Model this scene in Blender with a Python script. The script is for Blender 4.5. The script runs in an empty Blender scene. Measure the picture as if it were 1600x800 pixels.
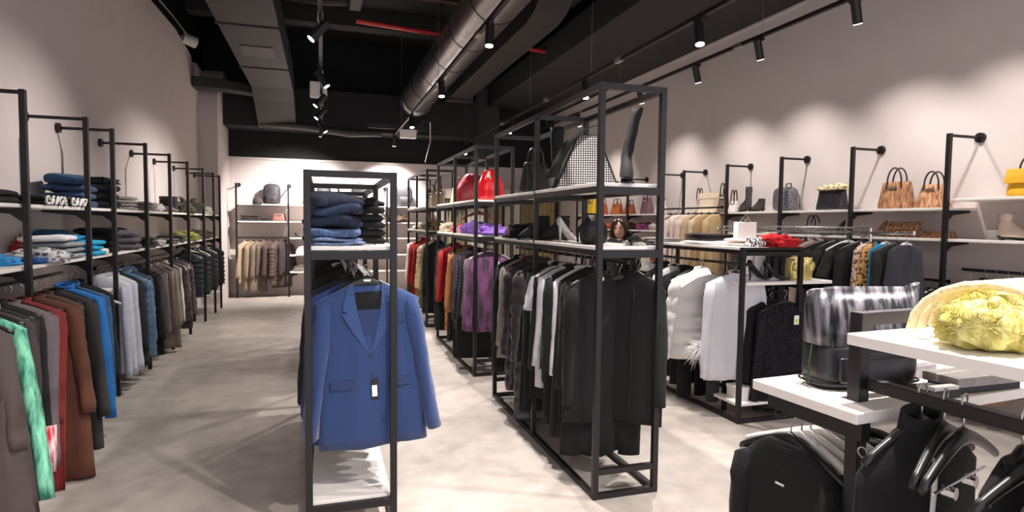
import bpy, math, random
from mathutils import Vector, Matrix, noise
random.seed(11)
PI = math.pi
SC = bpy.context.scene
COL = SC.collection

# ------------------------------------------------------------------ camera, world, exposure
YAW, PITCH, ROLL, HCAM, FPX = .309, .056, .011, 1.5, 925.6
cam_f = Vector((math.sin(YAW)*math.cos(PITCH), math.cos(YAW)*math.cos(PITCH), -math.sin(PITCH)))
cam_r = Vector((math.cos(YAW), -math.sin(YAW), 0))
cam_u = cam_r.cross(cam_f)
cr, sr = math.cos(ROLL), math.sin(ROLL)
cam_r, cam_u = cr*cam_r+sr*cam_u, -sr*cam_r+cr*cam_u
cd = bpy.data.cameras.new('camera'); cd.sensor_width = 36; cd.lens = FPX/1600*36; cd.clip_start = .05
camo = bpy.data.objects.new('camera', cd); COL.objects.link(camo)
M = Matrix((cam_r, cam_u, -cam_f)).transposed().to_4x4(); M.translation = (0, 0, HCAM)
camo.matrix_world = M
SC.camera = camo
SC.view_settings.view_transform = 'Standard'; SC.view_settings.look = 'None'
SC.view_settings.gamma = 1; SC.view_settings.use_curve_mapping = False
SC.view_settings.exposure = 0.3
W = bpy.data.worlds.new('world'); SC.world = W; W.use_nodes = True
W.node_tree.nodes['Background'].inputs[0].default_value = (.95, .93, 1.0, 1)
W.node_tree.nodes['Background'].inputs[1].default_value = 1.35
SPOT_W = 210.0
SPOT_COL = (1.0, .93, .88)

# ------------------------------------------------------------------ materials
MATS = {}
def nodes_of(name):
    m = bpy.data.materials.new(name); m.use_nodes = True
    nt = m.node_tree; return m, nt, nt.nodes['Principled BSDF']
def lin(c):
    if isinstance(c, str):
        c = [int(c[i:i+2], 16)/255 for i in (0, 2, 4)]
    return tuple((x/12.92 if x <= .04045 else ((x+.055)/1.055)**2.4) for x in c[:3])
def mat(hexc, rough=.6, metal=0., pat=None, var=.12, scale=30, bump=.15, c2=None, sheen=0., coat=0., emit=0.):
    key = (hexc, rough, metal, pat, var, scale, bump, c2, sheen, coat, emit)
    if key in MATS: return MATS[key]
    m, nt, b = nodes_of('surface_%s_%s' % (pat or 'plain', hexc))
    N, L = nt.nodes, nt.links
    c = lin(hexc); d = lin(c2) if c2 else tuple(x*(1-var*2) for x in c)
    tc = N.new('ShaderNodeTexCoord'); co = tc.outputs['Object']
    ramp = N.new('ShaderNodeValToRGB')
    e = ramp.color_ramp.elements
    e[0].color = (*d, 1); e[1].color = (*c, 1)
    bumpsrc = None
    if pat in (None, 'cloth', 'paint'):
        t = N.new('ShaderNodeTexNoise'); t.inputs['Scale'].default_value = scale if pat != 'paint' else 4
        t.inputs['Detail'].default_value = 4; L.new(co, t.inputs['Vector']); src = t.outputs['Fac']
        e[0].position = .3; e[1].position = .6; bumpsrc = src
    elif pat == 'plaid':
        w1 = N.new('ShaderNodeTexWave'); w1.bands_direction = 'X'; w1.inputs['Scale'].default_value = scale; w1.inputs['Distortion'].default_value = 1.5
        w2 = N.new('ShaderNodeTexWave'); w2.bands_direction = 'Z'; w2.inputs['Scale'].default_value = scale; w2.inputs['Distortion'].default_value = 1.5
        L.new(co, w1.inputs[0]); L.new(co, w2.inputs[0])
        a = N.new('ShaderNodeMath'); a.operation = 'MULTIPLY'; L.new(w1.outputs['Fac'], a.inputs[0]); L.new(w2.outputs['Fac'], a.inputs[1])
        src = a.outputs[0]; e[0].position = .15; e[1].position = .45; bumpsrc = src
    elif pat in ('stripex', 'stripez'):
        w1 = N.new('ShaderNodeTexWave'); w1.bands_direction = pat[-1].upper(); w1.inputs['Scale'].default_value = scale
        w1.inputs['Distortion'].default_value = 2.5; w1.inputs['Detail Scale'].default_value = .6; L.new(co, w1.inputs[0]); src = w1.outputs['Fac']; e[0].position = .35; e[1].position = .65
    elif pat in ('leopard', 'sequin', 'snake', 'knit'):
        v = N.new('ShaderNodeTexVoronoi'); v.inputs['Scale'].default_value = scale; L.new(co, v.inputs['Vector'])
        if pat == 'sequin': v.feature = 'F1'; src = v.outputs['Color']
        else: src = v.outputs['Distance']
        if pat == 'snake': v.feature = 'DISTANCE_TO_EDGE'; e[0].position = .02; e[1].position = .25
        elif pat == 'leopard': e[0].position = .3; e[1].position = .5
        else: e[0].position = .2; e[1].position = .7
        bumpsrc = v.outputs['Distance']
    elif pat == 'fur':
        t = N.new('ShaderNodeTexNoise'); t.inputs['Scale'].default_value = scale; t.inputs['Detail'].default_value = 8
        mp = N.new('ShaderNodeMapping'); mp.inputs['Scale'].default_value = (1, 1, .25); L.new(co, mp.inputs[0]); L.new(mp.outputs[0], t.inputs['Vector'])
        src = t.outputs['Fac']; e[0].position = .35; e[1].position = .6; bumpsrc = src
    L.new(src, ramp.inputs['Fac']); L.new(ramp.outputs['Color'], b.inputs['Base Color'])
    b.inputs['Roughness'].default_value = rough; b.inputs['Metallic'].default_value = metal
    b.inputs['Sheen Weight'].default_value = sheen; b.inputs['Coat Weight'].default_value = coat
    if emit:
        L.new(ramp.outputs['Color'], b.inputs['Emission Color']); b.inputs['Emission Strength'].default_value = emit
    if bump and bumpsrc:
        bp = N.new('ShaderNodeBump'); bp.inputs['Strength'].default_value = bump; bp.inputs['Distance'].default_value = .01
        L.new(bumpsrc, bp.inputs['Height']); L.new(bp.outputs['Normal'], b.inputs['Normal'])
    MATS[key] = m; return m
def cloth(h, **k):
    c = [int(h[i:i+2], 16)/255 for i in (0, 2, 4)]; L_ = sum(c)/3; f = (.5 if L_ < .17 else .74)+.26*min(1, L_/.8)   # display colour to fabric albedo
    h = ''.join('%02x' % int(255*v*f) for v in c)
    k.setdefault('rough', .9); k.setdefault('sheen', .02); k.setdefault('bump', .25); k.setdefault('scale', 18); k.setdefault('var', .06)
    return mat(h, pat=k.pop('pat', 'cloth'), **k)
METAL = mat('1f1c1e', rough=.45, metal=.3, var=.03, scale=60, bump=0)
BOARD = mat('f4eee8', rough=.45, var=.02, scale=8, bump=.02)
WALLM = mat('cdc3c0', rough=.85, pat='paint', var=.02, bump=.03)
BLACKC = mat('111214', rough=.8, pat='paint', var=.1, bump=.1)
DUCT = mat('302d2e', rough=.6, metal=.2, pat='paint', var=.08, bump=.03)
CHROME = mat('c9c9cc', rough=.22, metal=1., var=.02)
WIRE = mat('b8b4b0', rough=.3, metal=.9, var=.02)
PLBLACK = mat('131313', rough=.35, var=.05, bump=.02)
PLWHITE = mat('d9d6d2', rough=.4, var=.02, bump=.02)
WHITE = mat('f1eeea', rough=.6, var=.01, bump=.0)
def floor_material():
    m, nt, b = nodes_of('polished_concrete'); N, L = nt.nodes, nt.links
    tc = N.new('ShaderNodeTexCoord')
    t = N.new('ShaderNodeTexNoise'); t.inputs['Scale'].default_value = .9; t.inputs['Detail'].default_value = 8; t.inputs['Roughness'].default_value = .62
    t.inputs['Distortion'].default_value = .8
    t2 = N.new('ShaderNodeTexNoise'); t2.inputs['Scale'].default_value = 7; t2.inputs['Detail'].default_value = 6
    L.new(tc.outputs['Object'], t.inputs['Vector']); L.new(tc.outputs['Object'], t2.inputs['Vector'])
    mx = N.new('ShaderNodeMix'); mx.data_type = 'FLOAT'; mx.inputs[0].default_value = .35
    L.new(t.outputs['Fac'], mx.inputs[2]); L.new(t2.outputs['Fac'], mx.inputs[3])
    r = N.new('ShaderNodeValToRGB'); e = r.color_ramp.elements
    e[0].position = .33; e[0].color = (*lin('8f8780'), 1); e[1].position = .62; e[1].color = (*lin('bdb4ac'), 1)
    L.new(mx.outputs[0], r.inputs['Fac']); L.new(r.outputs['Color'], b.inputs['Base Color'])
    b.inputs['Roughness'].default_value = .42
    bp = N.new('ShaderNodeBump'); bp.inputs['Strength'].default_value = .05; L.new(t2.outputs['Fac'], bp.inputs['Height']); L.new(bp.outputs[0], b.inputs['Normal'])
    return m
FLOORM = floor_material()

# ------------------------------------------------------------------ mesh builder
class MB:
    def __init__(s): s.v = []; s.f = []
    def box(s, a, b):
        x0, y0, z0 = a; x1, y1, z1 = b; n = len(s.v)
        s.v += [(x0,y0,z0),(x1,y0,z0),(x1,y1,z0),(x0,y1,z0),(x0,y0,z1),(x1,y0,z1),(x1,y1,z1),(x0,y1,z1)]
        s.f += [tuple(n+i for i in q) for q in ((0,3,2,1),(4,5,6,7),(0,1,5,4),(1,2,6,5),(2,3,7,6),(3,0,4,7))]
        return s
    def prism(s, pts, axis, a, b):
        # closed outline in the plane normal to axis, extruded a..b
        n = len(s.v); k = len(pts)
        def P(p, t):
            if axis == 'x': return (t, p[0], p[1])
            if axis == 'y': return (p[0], t, p[1])
            return (p[0], p[1], t)
        s.v += [P(p, a) for p in pts]+[P(p, b) for p in pts]
        s.f += [tuple(range(n, n+k)), tuple(range(n+2*k-1, n+k-1, -1))]
        s.f += [(n+i, n+(i+1) % k, n+k+(i+1) % k, n+k+i) for i in range(k)]
        return s
    def loft(s, rings, caps=True, closed=False):
        n = len(s.v); k = len(rings[0])
        for r in rings: s.v += [tuple(p) for p in r]
        R = len(rings)
        for j in range(R if closed else R-1):
            a = n+j*k; b = n+((j+1) % R)*k
            s.f += [(a+i, a+(i+1) % k, b+(i+1) % k, b+i) for i in range(k)]
        if caps and not closed:
            s.f += [tuple(range(n+k-1, n-1, -1)), tuple(range(n+(R-1)*k, n+R*k))]
        return s
    def tube(s, pts, r, k=8, closed=False, flat=1.):
        pts = [Vector(p) for p in pts]; rs = r if isinstance(r, (list, tuple)) else [r]*len(pts)
        rings = []; up = None
        for i, p in enumerate(pts):
            if closed: t = pts[(i+1) % len(pts)]-pts[i-1]
            else: t = pts[min(i+1, len(pts)-1)]-pts[max(i-1, 0)]
            t.normalize()
            if up is None:
                up = Vector((0, 0, 1)) if abs(t.z) < .9 else Vector((0, 1, 0))
            a = t.cross(up).normalized(); c = a.cross(t).normalized(); up = c
            rings.append([p+a*math.cos(2*PI*j/k)*rs[i]+c*math.sin(2*PI*j/k)*rs[i]*flat for j in range(k)])
        return s.loft(rings, caps=not closed, closed=closed)
    def blob(s, c, r, seg=16, rng=10, amp=0., freq=3., seed=0, floor=None, pw=1.):
        rings = []
        for j in range(1, rng):
            th = PI*j/rng; ring = []
            for i in range(seg):
                ph = 2*PI*i/seg
                d = Vector((math.sin(th)*math.cos(ph), math.sin(th)*math.sin(ph), math.cos(th)))
                d2 = Vector([math.copysign(abs(q)**pw, q) for q in d])
                k = 1+amp*noise.noise(d*freq+Vector((seed*3.1, seed, 0)))
                p = Vector(c)+Vector((d2.x*r[0], d2.y*r[1], d2.z*r[2]))*k
                if floor is not None: p.z = max(p.z, floor)
                ring.append(p)
            rings.append(ring)
        return s.loft(rings)
def child_props(o, label=None, cat=None, group=None, kind=None):
    if label: o['label'] = label
    if cat: o['category'] = cat
    if group: o['group'] = group
    if kind: o['kind'] = kind
def obj(name, mb, m, parent=None, smooth=False, bevel=0, sub=0, loc=None):
    me = bpy.data.meshes.new(name); me.from_pydata([tuple(v) for v in mb.v], [], mb.f); me.update()
    import bmesh
    bm = bmesh.new(); bm.from_mesh(me); bmesh.ops.recalc_face_normals(bm, faces=bm.faces); bm.to_mesh(me); bm.free()
    me.materials.append(m)
    if smooth: me.shade_smooth()
    o = bpy.data.objects.new(name, me); COL.objects.link(o)
    if parent: o.parent = parent
    if loc: o.location = loc
    if bevel:
        q = o.modifiers.new('bevel', 'BEVEL'); q.width = bevel; q.segments = 2; q.limit_method = 'ANGLE'
    if sub:
        q = o.modifiers.new('subdivision', 'SUBSURF'); q.levels = sub; q.render_levels = sub
    return o
def thing(name, label, cat, loc=(0, 0, 0), rz=0, group=None):
    o = bpy.data.objects.new(name, None); COL.objects.link(o); o.empty_display_size = .05
    o.location = loc; o.rotation_euler = (0, 0, rz); child_props(o, label, cat, group); return o
KIDS = {}
def dup(root, loc=None, rz=None, label=None, group=None, scale=None, rot=None):
    def cp(o, par):
        c = o.copy(); COL.objects.link(c)
        if par: c.parent = par
        for ch in o.children: cp(ch, c)
        return c
    r = cp(root, None)
    if loc is not None: r.location = loc
    if rz is not None: r.rotation_euler = (0, 0, rz)
    if rot is not None: r.rotation_euler = rot
    if scale: r.scale = scale
    if label: r['label'] = label
    if group: r['group'] = group
    return r
def struct(name, mb, m, bevel=0):
    o = obj(name, mb, m, bevel=bevel); o['kind'] = 'structure'; return o

# ------------------------------------------------------------------ room shell
XL, XR, YB, ZC = -2.04, 5.05, 12.75, 5.1
Y0 = -1.2
struct('floor', MB().box((XL-.3, Y0, -.1), (XR+.3, YB+.3, 0)), FLOORM)
# left wall with its ragged upper edge: white plaster stops below the black ceiling void
lw = [(Y0, 0), (YB, 0), (YB, 4.15), (11.35, 4.15), (11.3, 3.92), (11.15, 4.0), (11.0, 4.18), (9.9, 4.28), (8.6, 4.24), (7.4, 4.3), (6.2, 4.2), (Y0, 4.2)]
struct('wall_left', MB().prism(lw, 'x', XL-.15, XL), WALLM)
struct('trim_1', MB().box((XL-.3, Y0, 0), (XL-.15, YB, ZC)), BLACKC)
struct('wall_right', MB().box((XR, Y0, 0), (XR+.15, YB, 3.96)), WALLM)
struct('trim_2', MB().box((XR+.0, Y0, 3.96), (XR+.15, YB, ZC)), BLACKC)
struct('wall_back', MB().box((XL, YB, 0), (XR, YB+.15, 2.72)), WALLM)
struct('trim_3', MB().box((XL, YB-.03, 2.69), (XR, YB, 2.73)), WALLM)
struct('trim_4', MB().box((XL-.3, YB+.001, 2.72), (XR, YB+.15, ZC)), BLACKC)
struct('ceiling', MB().box((XL-.3, Y0, ZC), (XR+.3, YB+.3, ZC+.15)), BLACKC)
# white pier at the far left corner with a rounded top, and the dark soffit along the right wall
pts = [(11.45, 0), (YB, 0), (YB, 4.2)]+[(12.4-.9*math.sin(a), 3.3+.95*math.cos(a)) for a in [i*PI/2/8 for i in range(9)]][0:]
struct('trim_5', MB().prism(pts, 'x', XL, -1.74), WALLM)
struct('trim_6', MB().box((3.35, Y0, 3.96), (XR, YB, 4.35)), mat('1f2022', rough=.7, pat='paint', var=.05, bump=.05))
struct('trim_7', MB().box((XR-.02, Y0, 3.93), (XR, YB, 3.96)), WALLM)
for i, (y, h) in enumerate(((.8, .3), (3.2, .3), (5.6, .3), (8.2, .35), (10.6, .3))):
    struct('trim_%d' % (8+i), MB().box((XL, y, ZC-h), (3.35, y+.3, ZC)), mat('2f2c2d', rough=.8, pat='paint', var=.06, bump=.05))
# lower bulkhead in front of the back wall, far end
struct('trim_20', MB().box((XL, 12.1, 3.25), (3.1, YB, 4.0)), mat('202122', rough=.75, pat='paint', var=.08, bump=.05))
struct('trim_21', MB().box((3.1, 12.3, 2.72), (3.6, YB, ZC)), mat('37383a', rough=.75, pat='paint', var=.08, bump=.05))

# ------------------------------------------------------------------ ceiling services
o = thing('rectangular_duct', 'long dark grey rectangular air duct running down the left of the ceiling', 'duct', (-.8, 0, 3.72))
obj('duct_body', MB().box((-.33, -1, 0), (.33, 10.9, .42)), DUCT, o, bevel=.01)
obj('access_panel', MB().box((-.2, 8.35, -.012), (.2, 8.85, 0)), mat('4a4647', rough=.6, pat='paint', var=.03), o)['label'] = 'lighter grey access panel'
for y in (1.5, 3.5, 5.5, 7.5, 9.5): obj('duct_joint', MB().box((-.345, y, -.015), (.345, y+.03, .435)), DUCT, o)
obj('sloping_section', MB().loft([[(-.33, y, z), (.33, y, z), (.33, y, z+.42), (-.33, y, z+.42)] for y, z in ((10.9, 0), (11.3, -.14), (12.09, -.5))]), DUCT, o)
el = [Vector((-.33-.9*t, 11.35-.25*math.sin(t*PI/2), .0)) for t in (0, .15, .3, .45, .6, .8, 1)]
rings = [[(p.x, p.y-.16, p.z-.05), (p.x, p.y+.16, p.z-.05), (p.x, p.y+.16, p.z+.12), (p.x, p.y-.16, p.z+.12)] for p in el]
obj('branch_elbow', MB().loft(rings), DUCT, o, bevel=.02)
o = thing('round_duct', 'shiny round spiral metal duct with straps running toward the far wall', 'duct', (1.66, 0, 3.75))
dm = mat('8d8788', rough=.3, metal=.9, var=.1, scale=6, bump=.05)
N = 40
def circ(y, r, k=40, x=0, z=0): return [(x+r*math.cos(2*PI*i/k), y, z+r*math.sin(2*PI*i/k)) for i in range(k)]
obj('duct_body', MB().loft([circ(y, .27) for y in (-1, 3, 6, 9, 10.9)]), dm, o, smooth=False)
o.children[0].data.shade_smooth()
obj('duct_end', MB().loft([circ(10.9, .27), circ(11.1, .3), circ(11.35, .27), circ(11.6, .2)]), dm, o, smooth=True)
for y in (1, 2, 3, 4, 5, 6, 7, 8, 9, 10):
    s = MB()
    s.loft([circ(y+.8, .275, 30), circ(y+.83, .275, 30), circ(y+.83, .268, 30), circ(y+.8, .268, 30)], caps=False, closed=True)
    obj('strap', s, PLBLACK, o)
for y in (2.3, 5.3, 8.3): obj('hanger_rod', MB().tube([(-.1, y, .27), (-.1, y, ZC-3.75)], .006), METAL, o)
o = thing('rectangular_duct', 'dark duct with a curved elbow hanging right of the round metal duct', 'duct', (2.55, 0, 4.1))
obj('duct_body', MB().box((-.2, 6.9, -.2), (.2, 11.4, .12)), DUCT, o, bevel=.01)
rings = [[(-.2, y, z-.2), (.2, y, z-.2), (.2, y, z+.12), (-.2, y, z+.12)] for y, z in ((6.9, 0), (6.6, .06), (6.35, .2), (6.2, .4), (6.0, .52), (5.7, .58), (1.0, .6))]
obj('duct_elbow', MB().loft(rings), DUCT, o, smooth=False)
obj('duct_outlet', MB().box((-.26, 11.4, -.25), (.26, 11.6, .17)), DUCT, o)
child_props(obj('sprinkler_pipe', MB().tube([(.45, 8.5, 4.22), (3.35, 8.9, 4.2)], .03, 10), mat('b3251d', rough=.4, var=.05)), 'red sprinkler pipe crossing the dark ceiling', 'pipe')
child_props(obj('conduit_pipe', MB().tube([(XL, 8.0, 4.55), (3.35, 8.3, 4.5)], .018, 8), mat('5a3d35', rough=.5)), 'thin brown conduit crossing above the red pipe', 'pipe')
for k in range(9):
    s = MB().box((XL, 7.0+k*.22, 4.72), (3.35, 7.08+k*.22, 4.8))
    child_props(obj('ceiling_batten', s, mat('4a2f2a', rough=.7, var=.1)), 'narrow dark brown ceiling batten, %s from the front' % (['nearest', 'second', 'third', 'fourth', 'fifth', 'sixth', 'seventh', 'eighth', 'ninth'][k]), 'batten', 'brown ceiling battens')
child_props(obj('grey_beam', MB().box((.34, 1, 4.28), (.5, 8.3, 4.42)), DUCT, bevel=.02), 'slim grey boxed channel left of the round duct', 'beam')
child_props(obj('cross_conduit', MB().tube([(-.47, 8.2, 4.33), (.1, 8.2, 4.33), (.34, 8.12, 4.33)], .05, 12), DUCT, smooth=True), 'fat grey conduit joining the slim channel to the left duct', 'pipe')
child_props(obj('cross_duct', MB().box((.52, 6.9, 4.5), (3.35, 7.8, 4.7)), DUCT, bevel=.02), 'broad dark grey duct crossing behind the round duct', 'duct')
# small services above the far wall
o = thing('junction_box', 'small white junction box with cable above the far wall', 'box', (1.42, 11.5, 3.1))
obj('box_body', MB().box((0, 0, 0), (.3, .15, .16)), WHITE, o, bevel=.01)
obj('cable', MB().tube([(.3, .08, .1), (.45, .1, .35), (.6, .2, .35), (.62, .3, 0), (.55, .5, -.4)], .012, 6), WIRE, o, smooth=True)
obj('bracket', MB().box((-.6, .05, .16), (.5, .12, .24)), METAL, o)
o = thing('exhaust_pipe', 'grey flexible hose lying along the bulkhead over the far wall', 'hose', (-.7, 12.0, 3.2))
obj('hose', MB().tube([(-.4, 0, .1), (.4, -.1, .05), (1.2, -.05, -.02), (1.8, 0, .02)], [.05, .06, .07, .06], 10), mat('4a4845', rough=.6, bump=.4, scale=40), o, smooth=True)
o = thing('security_sensor', 'small white sensor on the ragged top edge of left wall', 'sensor', (-1.95, 10.4, 4.28), PI/5)
obj('housing', MB().tube([(-.1, 0, 0), (.1, .0, -.04)], [.08, .085], 14), PLWHITE, o, smooth=False)
obj('bracket', MB().tube([(-.05, 0, .05), (-.15, 0, .05)], .02), METAL, o)
child_props(obj('wall_cable', MB().tube([(-1.98, 7.5, 4.33), (-1.96, 8.6, 4.27), (-1.97, 9.4, 4.32), (-1.95, 10.3, 4.3)], .012, 6), WIRE, smooth=True), 'thin white cable along the top of left wall', 'cable')
o = thing('access_point', 'square white device hanging behind the left spotlights', 'device', (-.05, 9.2, 3.4))
obj('body', MB().box((-.12, -.03, -.12), (.12, .03, .12)), PLWHITE, o, bevel=.02)
obj('stem', MB().tube([(0, 0, .12), (0, 0, ZC-3.4)], .008, 6), METAL, o)

# ------------------------------------------------------------------ track lighting
LENS = mat('fff4ea', emit=14., var=.0, bump=0)
def make_head(r=.038, L=.2):
    t = thing('track_spotlight', 'x', 'spotlight')
    obj('track_adapter', MB().box((-.018, -.06, -.03), (.018, .06, -.002)), METAL, t)
    obj('stem', MB().tube([(0, 0, -.03), (0, 0, -.09)], .007, 6), METAL, t)
    return t
def add_head(x, y, z, aim, label, power=1., lit=True, group=None, L=.2, r=.038, cone=105):
    t = make_head(); t.location = (x, y, z); t['label'] = label
    if group: t['group'] = group
    d = (Vector(aim)-Vector((x, y, z-.1))).normalized()
    c = Vector((0, 0, -.09))
    a, b = c-d*.08, c+d*(L-.08)
    obj('lamp_barrel', MB().tube([a, b-d*.002], r, 20), METAL, t, bevel=.003)
    obj('lens', MB().tube([b-d*.003, b+d*.001], r*.86, 20), LENS if lit else PLBLACK, t)
    ld = bpy.data.lights.new('spot_beam', 'SPOT'); ld.energy = SPOT_W*power; ld.color = SPOT_COL
    ld.spot_size = math.radians(cone); ld.spot_blend = 1.0; ld.shadow_soft_size = .03
    lo = bpy.data.objects.new('spot_beam', ld); COL.objects.link(lo); lo.parent = t
    lo.location = b+d*.02; lo.rotation_euler = d.to_track_quat('-Z', 'Y').to_euler()
    return t
def track(x, z, y0, y1, label, wires):
    t = thing('lighting_track', label, 'track', (x, 0, z))
    obj('rail', MB().box((-.018, y0, 0), (.018, y1, .035)), METAL, t)
    for y in wires: obj('suspension_wire', MB().tube([(0, y, .035), (0, y, (ZC if x < 3.3 else 3.96)-z)], .003, 5), WIRE, t)
    for y in (y0+.3+i*2 for i in range(int((y1-y0)/2))): obj('coupler', MB().box((-.022, y, -.004), (.022, y+.12, .04)), WIRE, t)
    return t
track(-.01, 3.2, -1, 12, 'black lighting track hung over the left aisle', (4.5, 6.5, 9))
track(1.36, 3.2, -1, 12.1, 'black lighting track hung below the round metal duct', (7.3, 10.9))
track(2.8, 3.1, -1, 12.1, 'black lighting track hung above the tall centre racks', (6, 8, 12))
track(4.2, 3.38, -1, 12.2, 'black lighting track closest to right wall', (2, 5, 8, 11))
near = ['nearest', 'second', 'third', 'fourth', 'fifth', 'sixth', 'seventh', 'eighth']
for i, (y, ax, az) in enumerate(((.6, -1.9, .9), (2.6, -1.9, .9), (5.35, -1.9, .9), (7.1, 1.3, 1.), (8.4, -1.9, .9), (9.4, -1.9, .9), (10.7, 1.0, 1.5), (11.2, -.6, 1.1))):  # nearest pair is out of view, added as overhead fill light
    add_head(-.01, y, 3.2, (ax, y-.3 if i != 7 else 12.7, az), 'black cylinder spotlight on the left aisle track, %s from the front' % near[i], power=.75 if ax < -1 else (3.0 if y > 11 else .9), cone=95 if ax < -1 else 105)
for i, (y, ax, ay) in enumerate(((1.0, .2, 1.5), (3.1, .6, 2.4), (4.95, 1.1, 4.4), (7.1, 1.3, 6.4), (9.6, 1.35, 8.6), (12.0, 1.3, 12.6))):  # the front pair here is unseen too, added to fill the room
    add_head(1.36, y, 3.2, (ax, ay, 0 if i < 5 else 1.4), 'black cylinder spotlight below the round duct, %s from the front' % near[i], power=1.3 if y < 11 else 2.2)
for i, (y, ax, ay) in enumerate(((.6, 1.8, .8), (2.2, 1.7, 1.9), (4.04, 2.5, 3.3), (6.15, 2.6, 5.3), (8.9, 2.0, 8.4), (12.0, 2.6, 11.0))):  # nearest pair sits outside the frame, added for fill
    add_head(2.8, y, 3.1, (ax, ay, 0), 'black cylinder spotlight above the tall racks, %s from the front' % near[i])
for i, (y, ax) in enumerate(((.8, 5), (2.0, 5), (3.05, 5), (3.9, 5), (5.05, 5), (6.1, 5), (7.4, 5), (9.5, 5))):  # nearest pair again unseen, extra heads added as fill light
    add_head(4.2, y, 3.38, (ax, y+.3, 1.1), 'black cylinder spotlight on the right wall track, %s from the front' % near[i], power=.36, cone=100)

# ------------------------------------------------------------------ shelving frames
def bar(m, a, b, w=.03):
    # square bar between two axis-aligned points
    h = w/2; m.box([min(a[i], b[i])-h for i in range(3)], [max(a[i], b[i])+h for i in range(3)]); return m
def free_rack(label, x0, x1, ys, H, shelves, low, rail_z, group=None, cat='clothes rack', rail_x=None):
    t = thing('clothes_rack', label, cat, (x0, ys[0], 0), 0, group)
    w = x1-x0; D = ys[-1]-ys[0]
    for y in ys:
        for x in (0, w):
            obj('post', bar(MB(), (x, y-ys[0], .016), (x, y-ys[0], H-.016), .032), METAL, t, bevel=.002)
    for z in [.016, H-.016]:
        f = MB()
        for x in (0, w): bar(f, (x, .016, z), (x, D-.016, z), .03)
        for y in ([0, D] if z < 1 else [y-ys[0] for y in ys]): bar(f, (.0, y, z), (w, y, z), .03)
        obj('base_frame' if z < 1 else 'top_frame', f, METAL, t)
    for z in shelves:
        g = MB()
        for y in [y-ys[0] for y in ys]: g.box((.016, y-.015, z-.062), (w-.016, y+.015, z-.022))
        for x in (0, w):
            for k in range(len(ys)-1): g.box((x-.012, ys[k]-ys[0]+.016, z-.05), (x+.012, ys[k+1]-ys[0]-.016, z-.022))
        obj('shelf_frame', g, METAL, t)
        for k in range(len(ys)-1):
            obj('shelf', MB().box((-.018, ys[k]-ys[0]+.018, z-.02), (w+.018, ys[k+1]-ys[0]-.018, z)), BOARD, t, bevel=.002)
    if low:
        if low == 'bars':
            for y in (0, D): obj('low_crossbar', bar(MB(), (.016, y, .15), (w-.016, y, .15), .03), METAL, t)
        else:
            for y in (0, D): obj('low_crossbar', MB().box((.016, y-.015, .1), (w-.016, y+.015, .135)), METAL, t)
            obj('low_shelf', MB().box((0.01, .018, .13), (w-.01, D-.018, .15)), BOARD, t, bevel=.002)
    if rail_z:
        obj('hanging_rail', MB().tube([(rail_x or w/2, .01, rail_z), (rail_x or w/2, D-.01, rail_z)], .011, 10), METAL, t)
    return t
free_rack('tall black metal rack of dark clothes and boots, nearest centre one', 1.40, 1.765, [2.86, 3.85, 4.84], 2.24, [1.72, 1.38], 'bars', 1.29)
free_rack('tall black rack behind the boot rack holding red bags and purple clothes', 1.40, 1.765, [5.54, 6.5, 7.5], 2.24, [1.72, 1.38], 'bars', 1.29)
free_rack('farthest tall black rack in the centre row, by the far wall', 1.40, 1.765, [8.35, 9.3, 10.25], 2.24, [1.72, 1.38], 'bars', 1.29)
free_rack('low black rack holding jeans above and blue suits below', -.07, .325, [2.91, 3.93, 4.97], 1.735, [1.38], 'board', 1.27)
free_rack('low black rack right behind the suit rack', -.1, .3, [5.9, 6.95, 8.0], 1.735, [1.38], 'board', 1.27)
t = free_rack('low black rack with white jackets and a red garment on top', 2.985, 3.52, [3.68, 5.35], 1.335, [1.335], None, 1.2, rail_x=.09)

# wall units -----------------------------------------------------------------
def wall_post(x, y, side, label, zs, H=2.24, arm=.4, foot=0., name='wall_shelf_upright'):
    # side = -1: wall on the left of the post, +1: on the right; 0: wall behind (+y)
    t = thing(name, label, 'upright', (x, y, foot))
    obj('post', bar(MB(), (0, 0, .016), (0, 0, H-foot-.016), .032), METAL, t, bevel=.002)
    d = Vector((side, 0, 0)) if side else Vector((0, 1, 0))
    z = H-foot-.016
    obj('wall_arm', MB().tube([d*.0+Vector((0, 0, z)), d*(arm-.01)+Vector((0, 0, z))], .012, 10), METAL, t)
    obj('wall_flange', MB().tube([d*(arm-.025)+Vector((0, 0, z)), d*(arm)+Vector((0, 0, z))], .04, 18), METAL, t)
    for zz in zs:
        z1 = zz-foot
        L = arm*.75
        if side: pr = MB().prism([(side*.016, z1-.11), (side*.016, z1-.024), (side*L, z1-.024), (side*L, z1-.04), (side*.08, z1-.06)], 'y', -.006, .006)
        else: pr = MB().prism([(.016, z1-.11), (.016, z1-.024), (L, z1-.024), (L, z1-.04), (.08, z1-.06)], 'x', -.006, .006)
        obj('shelf_bracket', pr, METAL, t)
    return t
LY = [3.2, 4.18, 5.14, 5.71, 6.67, 7.63, 8.57, 9.6, 10.45, 11.03]
for i, y in enumerate(LY):
    wall_post(-1.655, y, -1, 'black upright holding shelves along left wall, %s from the front' % (near+['ninth', 'tenth', 'eleventh'])[i], (1.58, 1.21), 2.24, .385, 0. if i < 3 else .0)
def shelf(a, b, label, cat='shelf', group=None, name='wall_shelf', m=None):
    o = obj(name, MB().box(a, b), m or BOARD, bevel=.003); child_props(o, label, cat, group); return o
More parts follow.
